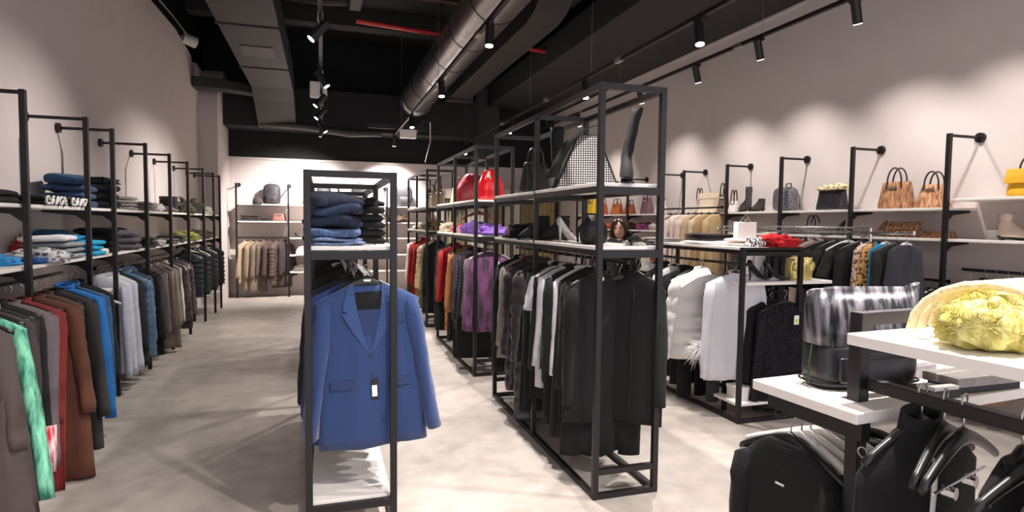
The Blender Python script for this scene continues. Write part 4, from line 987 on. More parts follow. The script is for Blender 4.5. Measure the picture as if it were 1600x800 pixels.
for i, (x, c, k, L) in enumerate(((-1.42, 'b9a48a', 'coat', .82), (-1.30, 'a38f76', 'coat', .95), (-1.2, '8c7c6e', 'coat', .98), (-1.08, '7b6458', 'jacket', .7), (-.98, '5e4c46', 'jacket', .72), (-.86, '6b564e', 'puffer', .85), (-.77, '564742', 'coat', .9), (-.70, '4a403e', 'jacket', .62))):
    G(k, x, 12.5, 1.16, c, ['pale tan coat', 'sand beige long coat', 'taupe long coat', 'brown jacket', 'dark brown jacket', 'brown padded jacket', 'umber coat', 'black brown jacket'][i]+' on the far wall rail, %s from the left' % near[i], rz=PI/2-.9+.15*(i % 3), L=L, W=.2)
# curtains and header at the far right
o = thing('fitting_room_screen', 'pale header panel above the fitting room curtains, far right', 'screen', (2.45, 12.3, 0))
obj('header_panel', MB().box((0, 0, 2.0), (2.55, .05, 2.2)), mat('cfc4bf', rough=.7, var=.02), o)
obj('curtain_rail', MB().tube([(0, .12, 1.98), (2.55, .12, 1.98)], .012, 8), METAL, o)
for x in (0, 1.28, 2.53): obj('screen_post', MB().box((x-.02, .0, 0), (x+.02, .05, 2.0)), METAL, o)
for i in range(6):
    x0 = 2.52+i*.41; pts = []
    for j in range(25):
        u = j/24; pts.append((x0+u*.39, 12.43+.025*math.sin(u*PI*8)))
    outl = pts+[(p[0], p[1]+.006) for p in reversed(pts)]
    cc = ['a89f7c', 'e6dfd4', 'b5a987', 'ded6c8', 'a3986f', 'c9b07a'][i]
    child_props(obj('fitting_room_curtain', MB().prism(outl, 'z', .05, 1.96), cloth(cc), smooth=False), ['olive beige', 'cream white', 'khaki', 'ivory', 'moss beige', 'golden tan'][i]+' fitting room curtain at the far wall, %s from left' % near[i], 'curtain')

# ================================================================== RIGHT SIDE low rack, table, chrome rack
RZ = 1.335
F_(3.12, 5.0, RZ, .3, .3, .04, 'bdb7b2', 'pale grey flat folded garment on the low right rack', layers=2)
F_(3.2, 4.35, RZ, .42, .34, .03, 'e6e1dd', 'large white folded sheet-like garment on the low right rack', layers=1)
F_(3.2, 4.4, RZ+.032, .34, .26, .06, '3d363b', 'black folded trousers on the white folded garment', layers=3)
F_(3.27, 3.98, RZ, .3, .26, .06, 'ddd3c6', 'cream folded garment beside the black trousers', layers=2)
o = thing('gift_bag', 'white paper gift bag standing on the cream folded garment', 'bag', (3.27, 4.02, RZ+.062))
obj('bag_body', MB().box((-.09, -.03, 0), (.09, .03, .13)), WHITE, o, bevel=.004)
for sy in (-1, 1): obj('handle', MB().tube([(-.03, sy*.03, .13), (0, sy*.03, .17), (.03, sy*.03, .13)], .003, 6), WIRE, o, smooth=True)
heap(3.18, 3.79, RZ, .12, .12, .08, 'b8b0b4', 'grey white striped scarf heap at the rack corner', m=cloth('e6e0e2', pat='stripex', scale=16, c2='2c2a30'), extra=False)
o = heap(3.38, 3.76, RZ, .3, .2, .1, 'd8141c', 'bright red crumpled garment on the low right rack', m=cloth('d8141c'), amp=.6)
RX = 3.25
G('shirt', 3.12, 3.93, 1.2, 'f2f0f2', 'crisp white shirt jacket on the low right rack', L=.84, W=.25, t=.05, SL=.72, m=cloth('dcdae0', bump=.05, var=.02), rz=-.15, collar='shirt', hang='black', out=.07)
o = G('puffer', 2.97, 4.17, 1.2, 'eeeae6', 'white padded jacket with wide collar and feather trim', L=.72, W=.25, SL=.62, puff=.13, m=mat('d9d5d1', rough=.6, var=.02, scale=8, bump=0), rz=-.25, out=.09)
obj('wide_collar', MB().loft([[(-.22, -.09, -.16), (-.20, -.11, -.22), (-.18, -.07, -.2), (-.19, -.06, -.14)], [(-.08, -.09, -.07), (-.06, -.11, -.13), (-.05, -.06, -.12), (-.07, -.04, -.06)], [(.03, -.08, -.05), (.06, -.10, -.10), (.06, -.05, -.1), (.04, -.03, -.05)]]), mat('f4f1ee', rough=.5, var=.02), o, bevel=.006)
fm = MB(); rnd = random.Random(3)
for k in range(170):
    a = rnd.uniform(0, 2*PI); e = rnd.uniform(-1.2, 1.0); d = Vector((math.cos(a)*math.cos(e), math.sin(a)*math.cos(e)*.7, math.sin(e)-.3))
    c = Vector((-.02+rnd.uniform(-.04, .04), -.13, -.68)); d = d*1.5; fm.tube([c, c+d*.05, c+d*rnd.uniform(.07, .11)+Vector((0, 0, -.015))], [.004, .003, .0008], 4)
obj('feather_trim', fm, mat('f4f2f0', rough=.9, var=.01), o)['kind'] = 'stuff'
for i, (c, k, L, lab) in enumerate((('1c1b1e', 'coat', .98, 'long black coat behind the white padded jacket'), ('26252a', 'coat', .95, 'charcoal coat farther along the low right rack'), ('f0ece6', 'coat', .9, 'long white coat toward the back of the low right rack'), ('1b1a1d', 'jacket', .8, 'black jacket behind the long white coat'), ('efeae4', 'shirt', .8, 'off white shirt at the back of the low right rack'))):
    G(k, 3.06, 4.36+i*.17, 1.2, c, lab, L=L)
for i in range(3):
    trousers(RX+.02, 3.8+i*.1, 1.16, ['2a282c', '1f1e22', '34323a'][i], ['dark grey', 'black', 'slate'][i]+' trousers in front of the white shirt jacket' if False else ['dark grey', 'black', 'slate grey'][i]+' hanging trousers near the front of the low right rack', L=.0001+.9, W=.16) if False else None
trousers(3.08, 4.02, 1.1, '3a373b', 'dark grey trousers hanging under the white shirt jacket', L=.86, W=.18)
trousers(2.99, 4.27, 1.1, '151517', 'black trousers hanging under the white padded jacket', L=.88, W=.2)
o = thing('low_display_table', 'low table with white projecting top and black legs beside low right rack', 'table', (3.02, 3.70, 0))
obj('tabletop', MB().box((.02, .0, 1.045), (.84, .3, 1.07)), BOARD, o, bevel=.003)
for x, y in ((.56, .02), (.56, .28), (.07, .28)): obj('leg', bar(MB(), (x, y, .016), (x, y, 1.03)), METAL, o)
obj('frame', bar(bar(MB(), (.56, .02, 1.025), (.56, .28, 1.025), .03), (.07, .28, 1.025), (.56, .28, 1.025), .03), METAL, o)
obj('low_shelf', MB().box((-.02, .0, .12), (.5, .4, .14)), BOARD, o)
obj('hanging_rail', MB().tube([(.38, .0, .985), (.38, .3, .985)], .01, 8), METAL, o)
seq = mat('2a2630', rough=.25, metal=.5, pat='sequin', scale=110, c2='050507', bump=1.0, var=.1)
G('sweater', 3.42, 3.72, .985, '201e24', 'black sequined sweater with white and yellow tag', m=seq, L=.84, W=.22, SL=.7, t=.05, tag=True, collar=None, out=.06, rz=-.1)
G('sweater', 3.40, 3.86, .985, '18181b', 'plain black sweater behind the sequined one', L=.7, W=.22)
G('coat', 3.40, 3.96, .985, '8d8a8c', 'grey cardigan behind the sequined sweater', L=.75, W=.2)
box_thing('shoe_box', 'white shoe box on the lowest shelf under low right rack', 'box', 3.2, 3.85, .14, (.26, .16, .1), 'f0ece8')
pump(3.32, 3.80, 1.07, 'black high heel with silver edge beside the gold bag', rz=.05, heel=.1, m=mat('2a2a2e', rough=.15))
pump(3.2, 3.84, 1.07, 'second black high heel by the black post', rz=.2, heel=.1)
gold = mat('ecd88a', rough=.28, metal=.55, var=.15, scale=12, bump=.6)
o = thing('gold_bag', 'crinkled shiny gold bag on the white low table', 'handbag', (3.64, 3.82, 1.07))
rr = []
for i in range(9):
    s = i/8; rr.append([((.105+.012*math.sin(s*PI))*math.copysign(abs(math.cos(q))**.5, math.cos(q)), .05*math.copysign(abs(math.sin(q))**.6, math.sin(q)), .17*s+(.012*math.sin(5*q) if i == 8 else 0)) for q in [2*PI*j/28 for j in range(28)]])
obj('bag_body', MB().loft(rr), gold, o, smooth=True)
for k in range(5): obj('ruffle', MB().blob((-.08+.04*k, -.05, .11+.02*(k % 2)), (.03, .018, .035), 12, 8, .5, 4, k), gold, o, smooth=True)
# chrome rack
CX = 4.2
o = thing('chrome_clothes_rack', 'chrome garment rack of black dresses near right wall', 'clothes rack', (CX, 3.3, 0))
obj('top_rail', MB().tube([(0, 0, 1.45), (0, 2.3, 1.45)], .013, 10), CHROME, o)
obj('second_rail', MB().tube([(-.0, .37, 1.49), (0, 2.2, 1.49)], .008, 8), CHROME, o)
for y in (.37, 2.2):
    obj('upright', MB().tube([(0, y, .06), (0, y, 1.49)], .013, 10), CHROME, o)
    obj('foot_bar', MB().tube([(-.24, y, .05), (.24, y, .05)], .014, 10), CHROME, o)
for y in (0, 2.3): obj('end_knob', MB().blob((0, y, 1.45), (.02, .012, .02)), CHROME, o, smooth=True)
chrome = [('dress', '3f3e48', 'slate grey pleated dress nearest on the chrome rack', 3.36), ('sdress', '24232a', 'long black sleeved dress behind the slate pleated one', 3.44), ('top', '1a93cc', 'turquoise blue top hanging among dark dresses', 3.53),
 ('dress', 'd9a765', 'orange brown leopard print dress on the chrome rack', 3.60), ('dress', 'd8c0b0', 'pinkish snake print dress behind the leopard one', 3.67), ('sdress', '19191b', 'black maxi dress between the snake print dress and black t-shirts', 3.76),
 ('tee', '1e1e20', 'black t-shirt, nearest of the three on the chrome rack', 3.88), ('tee', '2b2a2d', 'black t-shirt, middle of the three on the chrome rack', 4.0), ('tee', '242326', 'black t-shirt, farthest of the three on the chrome rack', 4.12), ('shirt', 'b59a90', 'pale brown printed shirt on the chrome rack', 4.24),
 ('sdress', '3a3943', 'dark pinstriped dress, nearest of three striped ones', 4.34), ('sdress', '33323b', 'dark pinstriped dress, middle of three striped ones', 4.45), ('sdress', '2b2a33', 'dark pinstriped dress, farthest of three striped ones', 4.56), ('shirt', 'dedbe0', 'light grey shirt on the chrome rack', 4.7), ('shirt', 'f3f0f0', 'white blouse at the end of the chrome rack', 4.82), ('coat', '3a383c', 'dark grey coat at the far end of the chrome rack', 5.0)]
for i, (k, c, lab, yy) in enumerate(chrome):
    mm = None
    if i == 3: mm = cloth(c, pat='leopard', scale=38, c2='3c2414')
    if i == 4: mm = cloth(c, pat='leopard', scale=30, c2='7b5145')
    if i in (10, 11, 12): mm = cloth(c, pat='stripex', scale=9, c2='17161c')
    G(k, CX, yy, 1.45, c, lab, m=mm, rz=-.3, hang='white' if i in (0, 2, 6) else 'black', L={'tee': .6, 'top': .75, 'shirt': .7}.get(k, 1.05), W={'dress': .13, 'top': .13}.get(k, .2), flare={'dress': 1.55}.get(k))
# right wall rail garments
WX = 4.86
rw = [(2.6, 'jacket', '1a1a1d', 'black jacket nearest the front on right wall'), (2.7, 'coat', '232226', 'charcoal coat on right wall, near the frame edge'), (2.79, 'shirt', 'e9dfe2', 'white and black print shirt on right wall'), (2.88, 'coat', '1c1b1e', 'black coat between the printed shirts on right wall'),
 (2.97, 'shirt', 'd9c9cc', 'pale pink grey print blouse on right wall'), (3.06, 'coat', '161618', 'black long coat right of the peach dress'), (3.14, 'dress', 'dcb79a', 'peach pleated dress on right wall rail'), (3.22, 'coat', '1d1c1e', 'black coat between peach dress and fur cape')]
for i, (y, k, c, lab) in enumerate(rw):
    mm = cloth(c, pat='leopard', scale=14, c2='1d1a20') if i in (2, 4) else None
    G(k, WX-.0, y, 1.17, c, lab, m=mm, L=.8 if k != 'dress' else .95, W=.18, hang='black', out=.02)
o = G('fur', WX-.06, 3.30, 1.14, 'c9a27c', 'tan fur cape over a beige coat on right wall', m=cloth('d9b48e', pat='fur', scale=26, c2='b08a66'), L=.34, W=.17, SL=.3, t=.07, flare=1.15)
obj('under_coat', lathe_body(.19, .85, .05, 1.15, 1, .01, 0, 77), cloth('c2a898'), o, smooth=True)
for i, (y, k, c, lab) in enumerate(((3.56, 'coat', '2c2c33', 'dark slate coat below the snakeskin bags'), (3.64, 'coat', '1e1e24', 'black coat below the snakeskin bags'), (3.74, 'fur', 'c8a878', 'leopard print fur jacket on right wall'), (3.86, 'coat', '25242a', 'charcoal coat left of the leopard fur jacket'), (3.98, 'coat', '1a1a1d', 'black coat farther left of the leopard fur jacket'), (4.1, 'jacket', '2d2c31', 'dark jacket behind the chrome rack end'))):
    G(k, WX-.0, y, 1.05, c, lab, m=cloth(c, pat='leopard', scale=34, c2='2b1c12') if i == 2 else None, L=.8, W=.18, hang='white' if i in (0, 1) else 'black', out=.02)
for i in range(9):
    G(['shirt', 'dress', 'jacket'][i % 3], WX, 4.5+i*.17, 1.2, ['e8e0e0', '2a282d', 'c8b8b4', '3b383d', 'f0ebe6', '1e1d20', 'b39a90', 'ece6e2', '4a464c'][i], ['off white', 'black', 'rose grey', 'graphite', 'ivory', 'jet black', 'dusty rose', 'white', 'dim grey'][i]+' garment on right wall behind the chrome rack', L=.7, W=.17, out=.02)
for i in range(8):
    G('dress' if i % 2 else 'sdress', 4.68, 6.3+i*.145, 1.72, ['d8b98a', 'cfae7c', 'e6cfae', 'd9bfa0', 'e9d5c6', 'ecd9d2', 'f0dfda', 'e3c6bc'][i], ['golden beige', 'tan gold', 'light straw', 'sand', 'cream rose', 'pale blush', 'very pale pink', 'dusty blush'][i]+' long dress hanging high on right wall', L=1.1, W=.19, hang='black')

# right wall shelf goods
snake = mat('bb8a66', rough=.4, pat='fur', scale=42, c2='6b4028', bump=.3)
ZA, ZB = 1.66, 1.41
hb = -PI/2
handbag(4.88, 4.02, ZA, 'large snakeskin handbag with dark handles on right wall shelf', w=.31, h=.24, d=.15, m=snake, rz=hb+.0, top=.82, hh=.13)
handbag(4.88, 3.68, ZA, 'smaller snakeskin handbag with rounded top beside the large one', w=.28, h=.2, d=.15, m=mat('cf9f78', rough=.4, pat='fur', scale=46, c2='7b4c30', bump=.3), rz=hb, top=.65, hh=.11)
handbag(4.88, 2.96, 1.73, 'mustard yellow flap handbag at the right edge', w=.3, h=.2, d=.12, m=mat('d9a62c', rough=.45, var=.05), rz=hb, top=.92, flap=True, hh=.1, buckle=False, hm=mat('4a3826', rough=.4))
o = handbag(4.88, 4.72, ZA, 'black quilted bag topped with a cream scarf on right wall', w=.32, h=.2, d=.16, m=mat('232127', rough=.35, pat='knit', scale=60, c2='0e0e10', bump=.5), rz=hb, top=.95, handles=False, buckle=False)
heap(4.88, 4.72, ZA+.2, .12, .36, .06, 'd8c69a', 'cream and yellow scarf draped on the black quilted bag', m=cloth('ded0a8', pat='leopard', scale=24, c2='8e8360'))
backpack(4.88, 5.36, ZA, 'grey quilted backpack with black bow on right wall', w=.28, h=.27, d=.14, m=mat('77727a', rough=.4, pat='knit', scale=70, c2='2a272d', bump=.4), rz=hb, pockets=False)
boot(4.86, 5.92, ZA, .3, 'patterned dark tall boot standing on right wall shelf', rz=hb+PI, shaft=.04, m=mat('5a5558', rough=.4, pat='snake', scale=60, c2='1c1a1c'))
boot(4.88, 5.72, ZA, .15, 'small ankle boot next to the patterned tall boot', rz=hb+PI, shaft=.04, heel=.03, name='ankle_boot', color='3a3534')
box_thing('gift_box', 'cream square box standing on right wall shelf', 'box', 4.9, 6.75, ZA, (.1, .3, .26), 'edd8be')
o = handbag(4.88, 7.05-.12, ZA+.0, 'cream bag beside the cream square box', w=.16, h=.2, d=.1, m=mat('e3d9cc', rough=.5), rz=hb, handles=True)
handbag(4.88, 6.42, ZA, 'brown and white bag right of the cream box', w=.18, h=.24, d=.1, m=mat('7a675c', rough=.5), rz=hb)
handbag(4.88, 6.22, ZA, 'white small bag near the fifth right upright', w=.14, h=.14, d=.1, m=mat('e8e2dc', rough=.5), rz=hb)
handbag(4.88, 3.62+.02, ZB, 'flat snakeskin clutch lying on lower right shelf', w=.3, h=.06, d=.18, m=snake, rz=hb, handles=False, top=.95, buckle=False)
handbag(4.88, 3.92, ZB, 'snakeskin shoulder bag with flap on lower right shelf', w=.28, h=.13, d=.14, m=mat('c99a6a', rough=.4, pat='snake', scale=45, c2='5a341f', bump=.3), rz=hb, handles=False, flap=True, top=.92)
pump(4.88, 4.14, ZB, 'snakeskin high heel shoe on lower right shelf', rz=PI*.9, heel=.09, m=snake)
boot(4.84, 3.1, ZB+.0, .2, 'beige suede ankle boot with block heel at right', rz=hb+.2, shaft=.045, heel=.03, name='ankle_boot', m=cloth('cdb9a6'), foot=.23)
box_thing('shoe_box', 'white shoe box behind the beige ankle boot', 'box', 4.97, 3.05, ZB, (.12, .42, .075), 'f4f0ec')
box_thing('gift_box', 'pale yellow box at the right edge of lower shelf', 'box', 4.9, 2.74, ZB, (.2, .2, .26), 'ecd9a6')
pump(4.88, 4.6, ZB, 'black high heel shoe on lower right shelf behind chrome rack', rz=PI*.9, heel=.09)
handbag(4.88, 4.95, ZB, 'round handled grey bag on lower right shelf', w=.24, h=.12, d=.12, m=mat('b9b2b0', rough=.5), rz=hb, hh=.08)
heap(4.88, 5.5, ZB, .2, .3, .08, 'e9e2dc', 'white garment heap on lower right shelf')
handbag(4.88, 6.35, ZB, 'white and black patterned box bag on lower shelf', w=.24, h=.16, d=.12, m=mat('efeae4', rough=.5), rz=hb)
far = [(7.9, ZA, .26, .2, 'd8cfca', 'white fan-like bag on far right shelf'), (8.3, ZA, .28, .26, '7d5a66', 'mauve patterned bag on far right shelf'), (8.85, ZA, .28, .17, 'a4512b', 'rust leather handbag on far right shelf'), (9.3, ZA, .34, .2, 'b4662c', 'orange brown tote on far right shelf'), (9.85, ZA, .26, .22, 'c25a2e', 'burnt orange bag on far right shelf'), (10.3, ZA, .3, .3, 'e0bb2e', 'bright yellow bag on far right shelf')]
for y, z, w, h, c, lab in far: handbag(4.88, y, z, lab, w=w, h=h, d=.14, m=mat(c, rough=.45), rz=hb, hh=.08)
for y, c, lab in ((7.85, 'c9c0bc', 'pale crumpled garment on far lower right shelf'), (8.25, '9a3f7a', 'magenta crumpled garment on far lower right shelf'), (8.9, '8b5a4a', 'brown crumpled garment on far lower right shelf'), (9.4, 'c8643a', 'orange crumpled garment on far lower right shelf'), (10.1, 'e8ddd4', 'cream crumpled garment on far lower right shelf')):
    heap(4.86, y, ZB, .26, .4, .13, c, lab)
for i in range(9):
    G('dress' if i % 2 else 'shirt', 4.84, 7.75+i*.3, 1.25, ['b4583a', 'efe6dc', 'a04a34', 'f2ebe2', 'c0b4ac', '8a3f4a', 'e8ded4', '5a4a46', 'd8c0a8'][i], ['rust', 'cream', 'brick', 'ivory', 'greige', 'wine', 'ecru', 'umber', 'sand'][i]+' garment on the far right wall rail', L=.8)
rail((4.84, 7.65, 1.25), (4.84, 10.5, 1.25), 'black hanging rail at the far end of right wall')

# ================================================================== person behind the tall rack
def person():
    o = thing('person', 'person with long dark hair in black clothes behind the boot rack', 'person', (3.2, 6.02, 0), -.75)
    skin = mat('c99a84', rough=.55, var=.04, scale=20, bump=.03)
    me = bpy.data.meshes.new('body')
    V = [(0, 0, .82), (0, .01, .98), (0, .0, 1.12), (0, .005, 1.24), (0, -.005, 1.30), (0, -.015, 1.36),
         (-.085, 0, .78), (-.09, -.01, .45), (-.09, .01, .08), (-.095, -.09, .035),
         (.085, 0, .78), (.09, -.01, .45), (.09, .01, .08), (.095, -.09, .035),
         (-.155, 0, 1.20), (-.2, .02, .98), (-.17, -.14, .84), (-.15, -.2, .82),
         (.155, 0, 1.20), (.2, .02, .98), (.17, -.14, .84), (.15, -.2, .82)]
    E_ = [(0, 1), (1, 2), (2, 3), (3, 4), (4, 5), (0, 6), (6, 7), (7, 8), (8, 9), (0, 10), (10, 11), (11, 12), (12, 13), (3, 14), (14, 15), (15, 16), (16, 17), (3, 18), (18, 19), (19, 20), (20, 21)]
    Rr = [.11, .095, .115, .085, .045, .045, .075, .05, .035, .03, .075, .05, .035, .03, .045, .036, .028, .026, .045, .036, .028, .026]
    for side, base in ((-1, 17), (1, 21)):
        bx, by, bz = V[base]
        for k in range(5):
            n = len(V); off = (k-2)*.012
            if k == 4: V += [(bx-side*.03, by-.01, bz-.01), (bx-side*.035, by-.04, bz-.03)]
            else: V += [(bx+off, by-.05, bz-.01), (bx+off, by-.075-.004*(2-abs(k-1.5)), bz-.035)]
            E_ += [(base, n), (n, n+1)]; Rr += [.008, .006]
    me.from_pydata(V, E_, []); me.update(); me.materials.append(skin)
    b = bpy.data.objects.new('body', me); COL.objects.link(b); b.parent = o
    sk = b.modifiers.new('skin', 'SKIN'); sk.use_smooth_shade = True
    for i, r in enumerate(Rr): me.skin_vertices[0].data[i].radius = (r, r*.85)
    me.skin_vertices[0].data[0].use_root = True
    ss = b.modifiers.new('sub', 'SUBSURF'); ss.levels = 2; ss.render_levels = 2
    # head shaped in rings: face looks along -y
    rings = []
    prof = [(1.345, .03, .035, -.02), (1.36, .045, .055, -.02), (1.385, .058, .075, -.012), (1.41, .066, .085, -.006), (1.44, .072, .09, 0), (1.47, .074, .092, .004), (1.50, .07, .088, .006), (1.53, .056, .07, .008), (1.548, .03, .04, .008)]
    for z, rx, ry, cy in prof:
        r = []
        for j in range(28):
            q = 2*PI*j/28; x = rx*math.cos(q); y = cy+ry*math.sin(q)
            f = max(0, -math.sin(q))**6
            nose = math.exp(-((z-1.425)/.016)**2)*max(0, 1-abs(x)/.014)*.022
            sock = math.exp(-((z-1.452)/.012)**2)*math.exp(-((abs(x)-.028)/.012)**2)*.01
            lip = math.exp(-((z-1.39)/.009)**2)*max(0, 1-abs(x)/.025)*.005
            if math.sin(q) < 0: y += -nose+sock-lip
            r.append((x, y, z))
        rings.append(r)
    hd = obj('head', MB().loft(rings), skin, o, smooth=True, sub=1)
    for sx in (-1, 1):
        obj('eye', MB().blob((sx*.028, -.078, 1.452), (.011, .006, .006), 12, 8), mat('2a1c18', rough=.2), hd, smooth=True)
        obj('eyebrow', MB().tube([(sx*.014, -.088, 1.468), (sx*.03, -.086, 1.472), (sx*.044, -.076, 1.467)], .003, 6), mat('2b1a14'), hd)
        obj('ear', MB().blob((sx*.074, .005, 1.44), (.008, .014, .022), 10, 8), skin, hd, smooth=True)
    obj('lips', MB().blob((0, -.089, 1.389), (.02, .006, .007), 12, 8), mat('a85a58', rough=.4), hd, smooth=True)
    hm = mat('3a2119', rough=.4, pat='fur', scale=40, c2='1c0f0b', bump=.4)
    rings = []
    for z, rx, ry, cy in ((1.15, .08, .03, .075), (1.2, .095, .045, .07), (1.3, .10, .06, .055), (1.38, .095, .068, .045), (1.44, .092, .078, .035), (1.50, .088, .088, .02), (1.54, .07, .078, .012), (1.566, .04, .05, .01)):
        rings.append([(rx*math.cos(q), cy+ry*math.sin(q), z) for q in [2*PI*j/24 for j in range(24)]])
    obj('hair', MB().loft(rings), hm, hd, smooth=True)
    for sx in (-1, 1): obj('hair_lock', MB().tube([(sx*.02, -.07, 1.545), (sx*.062, -.06, 1.50), (sx*.083, -.03, 1.43), (sx*.092, -.02, 1.33), (sx*.085, -.04, 1.22), (sx*.08, -.06, 1.15)], [.018, .026, .024, .024, .022, .01], 10), hm, hd, smooth=True)
    bl = cloth('17171a')
    rings = []
    for z, rx, ry in ((.7, .165, .13), (.8, .16, .13), (.95, .135, .115), (1.08, .15, .125), (1.18, .165, .11), (1.24, .13, .085), (1.29, .065, .065)):
        rings.append([(rx*math.cos(q), ry*math.sin(q), z) for q in [2*PI*j/28 for j in range(28)]])
    obj('top', MB().loft(rings), bl, o, smooth=True)
    for sx in (-1, 1):
        obj('top_sleeve', MB().tube([(sx*.12, 0, 1.22), (sx*.17, 0, 1.17), (sx*.205, .02, .98), (sx*.185, -.08, .89)], [.05, .06, .05, .042], 14), bl, o, smooth=True)
        obj('trouser_leg', MB().tube([(sx*.08, 0, .8), (sx*.09, -.005, .45), (sx*.09, .01, .06)], [.1, .075, .06], 16), bl, o, smooth=True)
        obj('shoe', MB().blob((sx*.095, -.05, .0), (.045, .13, .075), 16, 10, floor=.0), WHITE, o, smooth=True)
person()

# ================================================================== FOREGROUND display fixture (turned 4 degrees)
FA = math.radians(4)
FX, FY = 1.22, 1.12
ca, sa = math.cos(FA), math.sin(FA)
def fw(lx, ly): return (FX+ca*lx-sa*ly, FY+sa*lx+ca*ly)
o = thing('display_rack', 'black framed display rack with thick white tops in the right foreground', 'display rack', (FX, FY, 0), FA)
obj('upper_top', MB().box((0, -1.6, 1.212), (1.0, 0, 1.24)), BOARD, o, bevel=.003)
obj('post', MB().box((.055, .002, 0), (.09, .037, 1.285)), METAL, o, bevel=.002)
obj('post', MB().box((.95, .002, 0), (.985, .037, 1.285)), METAL, o, bevel=.002)
obj('post', MB().box((.055, -1.5, 0), (.09, -1.465, 1.21)), METAL, o)
obj('post', MB().box((.95, -1.5, 0), (.985, -1.465, 1.21)), METAL, o)
obj('back_bar', MB().box((.09, .004, 1.252), (.95, .034, 1.285)), METAL, o, bevel=.002)
obj('side_rail', MB().box((.075, -1.465, 1.09), (.105, .0, 1.12)), METAL, o, bevel=.003)
obj('lower_top', MB().box((-.03, -.06, 1.032), (1.0, .27, 1.06)), BOARD, o, bevel=.003)
obj('lower_beam', MB().box((.0, -.05, .985), (.03, .24, 1.03)), METAL, o)
obj('lower_beam', MB().box((.97, -.05, .985), (1.0, .24, 1.03)), METAL, o)
obj('lower_rail', MB().tube([(.0, .21, .972), (.98, .21, .972)], .009, 10), METAL, o)
obj('base_frame', bar(bar(MB(), (.07, -1.45, .03), (.07, .0, .03)), (.1, .02, .03), (.94, .02, .03)), METAL, o)
obj('eyelet', MB().tube([(-.006+.0*q, -.06+.012*math.cos(q), .965+.012*math.sin(q)) for q in [2*PI*j/14 for j in range(14)]], .002, 6, closed=True), WIRE, o)
# tote on the lower top
tm = mat('96939c', rough=.32, metal=.35, pat='fur', scale=1, c2='232126', bump=.1)
for nd in tm.node_tree.nodes:
    if nd.bl_idname == 'ShaderNodeMapping': nd.inputs['Scale'].default_value = (48, 48, 3.0); nd.inputs['Rotation'].default_value = (0, .32, 0)
    if nd.bl_idname == 'ShaderNodeTexNoise': nd.inputs['Detail'].default_value = 3
    if nd.bl_idname == 'ShaderNodeValToRGB': nd.color_ramp.elements[0].position = .46; nd.color_ramp.elements[1].position = .72
lea = mat('17161a', rough=.42, var=.1, scale=8, bump=.15)
x, y = fw(.215, .13)
o = thing('large_tote', 'large black leather tote with silver streaked upper on lower white top', 'tote bag', (x, y, 1.06), -.12)
def trow(z, w, d, dx=0, n=40, wob=0.):
    return [(dx+math.copysign(abs(math.cos(q))**.4, math.cos(q))*w/2, math.copysign(abs(math.sin(q))**.6, math.sin(q))*d/2, z+wob*math.cos(q*1.0+.6)+wob*.5*math.cos(3*q)) for q in [2*PI*j/n for j in range(n)]]
obj('leather_body', MB().loft([trow(0, .28, .10), trow(.012, .305, .125), trow(.05, .312, .13), trow(.1, .312, .125), trow(.125, .312, .12)]), lea, o, smooth=True)
obj('streaked_upper', MB().loft([trow(.12, .316, .122), trow(.17, .322, .11), trow(.22, .33, .09), trow(.272, .345, .055, .005, wob=.010), trow(.27, .335, .045, .005, wob=.010), trow(.22, .322, .08)]), tm, o, smooth=True)
obj('front_pocket', MB().loft([trow(.02, .2, .025), trow(.03, .21, .03), trow(.085, .21, .03), trow(.09, .205, .026)]), lea, o, smooth=True, loc=(-.01, -.058, 0))
obj('base_seam', MB().tube([Vector(p)*1.0 for p in trow(.018, .328, .131)], .003, 6, closed=True), PLBLACK, o)
gm = MB()
for k in range(3): gm.tube([(-.165, -.02+.002*k, .12), (-.174, -.025+.003*k, .07), (-.178, -.03+.004*k, .012)], .001, 5)
obj('green_tassel', gm, mat('2c4a24', rough=.8), o)['label'] = 'green cord tassel'
# silver box and papers on the lower top
x, y = fw(.42, .17)
o = thing('shoe_box', 'silvery grey flat box behind the black post on the lower top', 'box', (x, y, 1.06), .1)
obj('box_body', MB().box((-.1, -.06, 0), (.1, .06, .035)), mat('c5c2c9', rough=.5), o, bevel=.003)
obj('lid', MB().prism([(-.105, .035), (.105, .035), (.085, .05), (-.1, .048)], 'y', -.064, .064), mat('dcd9dd', rough=.4), o, bevel=.002)
x, y = fw(.42, -.01)
o = thing('shelf_riser', 'beige wedge riser with black and white strips on lower top', 'riser', (x, y, 1.06), .0)
obj('riser_slab', MB().box((-.06, -.04, .02), (.2, .06, .045)), mat('a39c98', rough=.6), o, bevel=.003)
obj('riser_foot', MB().box((-.05, -.03, 0), (.19, .05, .02)), METAL, o)
obj('white_strip', MB().box((-.15, -.045, .02), (-.065, -.025, .03)), WHITE, o)
obj('strip_base', MB().box((-.16, -.05, 0), (-.064, .03, .02)), METAL, o)
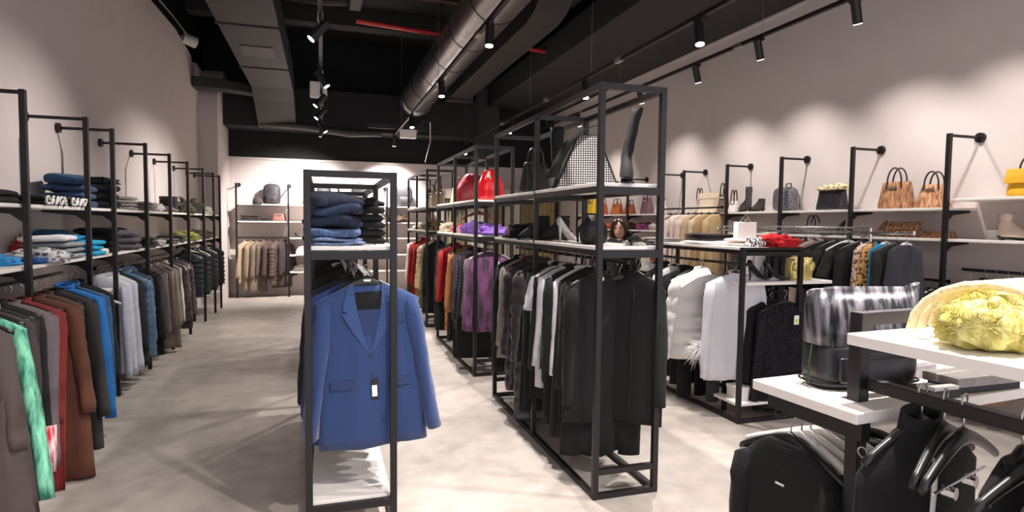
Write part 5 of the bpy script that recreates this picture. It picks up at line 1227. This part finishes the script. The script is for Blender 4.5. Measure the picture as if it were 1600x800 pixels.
# yellow fur item with cream cord
x, y = fw(.19, -.225)
yf = mat('dcd48e', rough=.95, pat='fur', scale=60, c2='b8ab4c', bump=.5)
o = thing('fur_bag', 'yellow fluffy bag wrapped with thick cream cord on upper white top', 'bag', (x, y, 1.24), FA+.1)
obj('fur_body', MB().blob((0.03, 0, .05), (.2, .1, .068), 40, 20, .25, 5, 2, floor=.001), yf, o, smooth=True)
fm = MB(); rnd = random.Random(8)
for k in range(1500):
    a = rnd.uniform(0, 2*PI); e = math.asin(rnd.uniform(-.3, 1)); d = Vector((math.cos(a)*math.cos(e), math.sin(a)*math.cos(e), math.sin(e)))
    p = Vector((.03+d.x*.195, d.y*.095, .05+d.z*.062)); q = (d+Vector((rnd.uniform(-.5, .5), rnd.uniform(-.5, .5), rnd.uniform(-.4, .3)))).normalized()
    q1 = p+q*rnd.uniform(.012, .024); q1.z = max(q1.z, .002)
    fm.tube([p, q1], [.0012, .0004], 3)
obj('fur_strands', fm, yf, o)['kind'] = 'stuff'
cm = cloth('ead9ae', bump=.6, scale=90)
for k in range(6):
    xx = -.10+k*.045
    pts = [(xx+.05*math.sin(q*.5+.3)+.03*math.cos(q), -.14*math.cos(q), .02+.118*math.sin(q)) for q in [PI*j/10 for j in range(11)]]
    pts = [(p[0], p[1]*1.02, max(p[2], .009)) for p in pts]
    obj('cord_loop', MB().tube(pts, .0095, 10), cm, o, smooth=True)
obj('cord_tail', MB().tube([(-.06, -.06, .09), (-.11, -.1, .02), (-.06, -.14, .009), (.03, -.155, .009), (.12, -.16, .009)], .008, 10), cm, o, smooth=True)
obj('cord_tail', MB().tube([(-.09, -.02, .1), (-.02, -.01, .115), (.06, -.02, .118), (.15, -.01, .11)], .009, 10), cm, o, smooth=True)
for i, lx in enumerate((.3, .46)):
    x, y = fw(lx, -.415-.02*i)
# shirts hung below the lower top (planes run along y)
def lh(lx, lyo=0): return fw(lx, .21+lyo)
x, y = lh(.06)
o = G('sweater', x, y, .972, '15161a', 'black sweater with tiny white chest label, right foreground', rz=-PI/2+FA+.1, L=.7, W=.185, SL=.5, t=.03, collar='crew', m=cloth('17181d', scale=90), hl='black plastic hanger inside the foreground black sweater', out=.025, drop=.1)
obj('chest_label', MB().box((-.014, -.0375, -.205), (.014, -.035, -.199)), WHITE, o)['label'] = 'tiny white chest label'
for i, (lx, kd) in enumerate(((.10, 'white'), (.135, 'clip'), (.18, 'white'), (.24, 'clip'))):
    x, y = lh(lx); hang_hanger(x, y, .972, -PI/2+FA+.07*i, kd, 'white plastic hanger beneath the lower white top, %s from the left' % near[i])
for i, lx in enumerate((.21, .3, .4)):
    x, y = lh(lx); G('tee' if i % 2 else 'shirt', x, y, .93, ['1b1a1d', '2a282c', '18181a'][i], ['black', 'charcoal', 'jet black'][i]+' top hung behind the white hangers in the foreground', rz=-PI/2+FA, L=.6, W=.17, hang=None, SL=.15, out=.02)
# black garments below the side rail (planes run along x)
def sh(ly): return fw(.09, ly)
fb = [(-.13, 'jacket', '17171a', 'black jacket with white piping on the foreground side rail', .185, .03), (-.33, 'top', '141416', 'black strappy top hung second on the foreground side rail', .15, .02), (-.42, 'dress', '131315', 'black pleated dress hung third on the foreground side rail', .15, .022)]
for i, (ly, k, c, lab, wd, tt) in enumerate(fb):
    x, y = sh(ly)
    G(k, x, y, 1.125, c, lab, rz=FA+(.12 if i % 2 else -.05), L=.62, W=wd, t=tt, SL=0, m=cloth(c, rough=.9), hang='black', trim=WHITE if i == 0 else None, collar='stand' if i == 0 else None, drop=.095 if i == 0 else None, out=.015)
for i, ly in enumerate((-.18, -.37)):
    x, y = sh(ly); hang_hanger(x, y, 1.125, FA+.3-.4*i, 'black', ['empty glossy black hanger beside the black jacket with white piping', 'glossy black hanger between the black top and the pleated dress'][i])
x, y = sh(-.22)
h = hang_hanger(x, y, 1.125, FA+.2, 'black', 'black hanger with silver clips on the foreground side rail')
for sx in (-1, 1): child_props(obj('metal_clip', MB().tube([(sx*.06, -.012, -.19), (sx*.06, .012, -.19)], .014, 14), CHROME, h))
obj('clip_rod', MB().tube([(-.15, 0, -.175), (.15, 0, -.175)], .003, 6), CHROME, h)

# ------------------------------------------------------------------ groups for repeated things
def grp(o):
    n = o.name.split('.')[0]; x, y = o.location.x, o.location.y
    place = ('in the right foreground' if y < 2 and x > .9 else 'on the far wall' if y > 12 else 'on left wall' if x < -1 else 'on the low centre racks' if x < .8 else 'on the tall centre racks' if x < 2.3 else 'on the low right rack' if x < 3.9 else 'on the chrome rack' if x < 4.4 else 'on right wall')
    cat = o['category']
    if cat in ('spotlight',): return 'track spotlights under the ceiling'
    if cat == 'track': return 'black lighting tracks under the ceiling'
    if cat == 'batten': return o['group']
    if cat == 'hanger': return 'clothes hangers '+place
    if cat == 'upright': return 'shelf uprights '+place
    if cat == 'shelf': return 'white shelves '+place
    if cat == 'rail': return 'hanging rails '+place
    if cat == 'clothes rack': return 'black clothes racks'
    if cat in ('shirt', 't-shirt', 'sweater', 'jacket', 'blazer', 'coat', 'vest', 'dress', 'top', 'trousers', 'suit jacket'): return 'hanging garments '+place
    if cat in ('folded clothes', 'jeans', 'clothes'): return 'folded and heaped clothes '+place
    if cat in ('boot', 'shoe'): return 'boots and shoes '+place
    if cat in ('handbag', 'backpack', 'tote bag', 'bag'): return 'bags '+place
    if cat == 'curtain': return 'fitting room curtains'
    if cat == 'box': return 'boxes '+place
    if cat == 'cap': return 'caps on the far wall'
for ob in list(COL.objects):
    if ob.parent is None and 'category' in ob.keys():
        gname = grp(ob)
        if gname: ob['group'] = gname
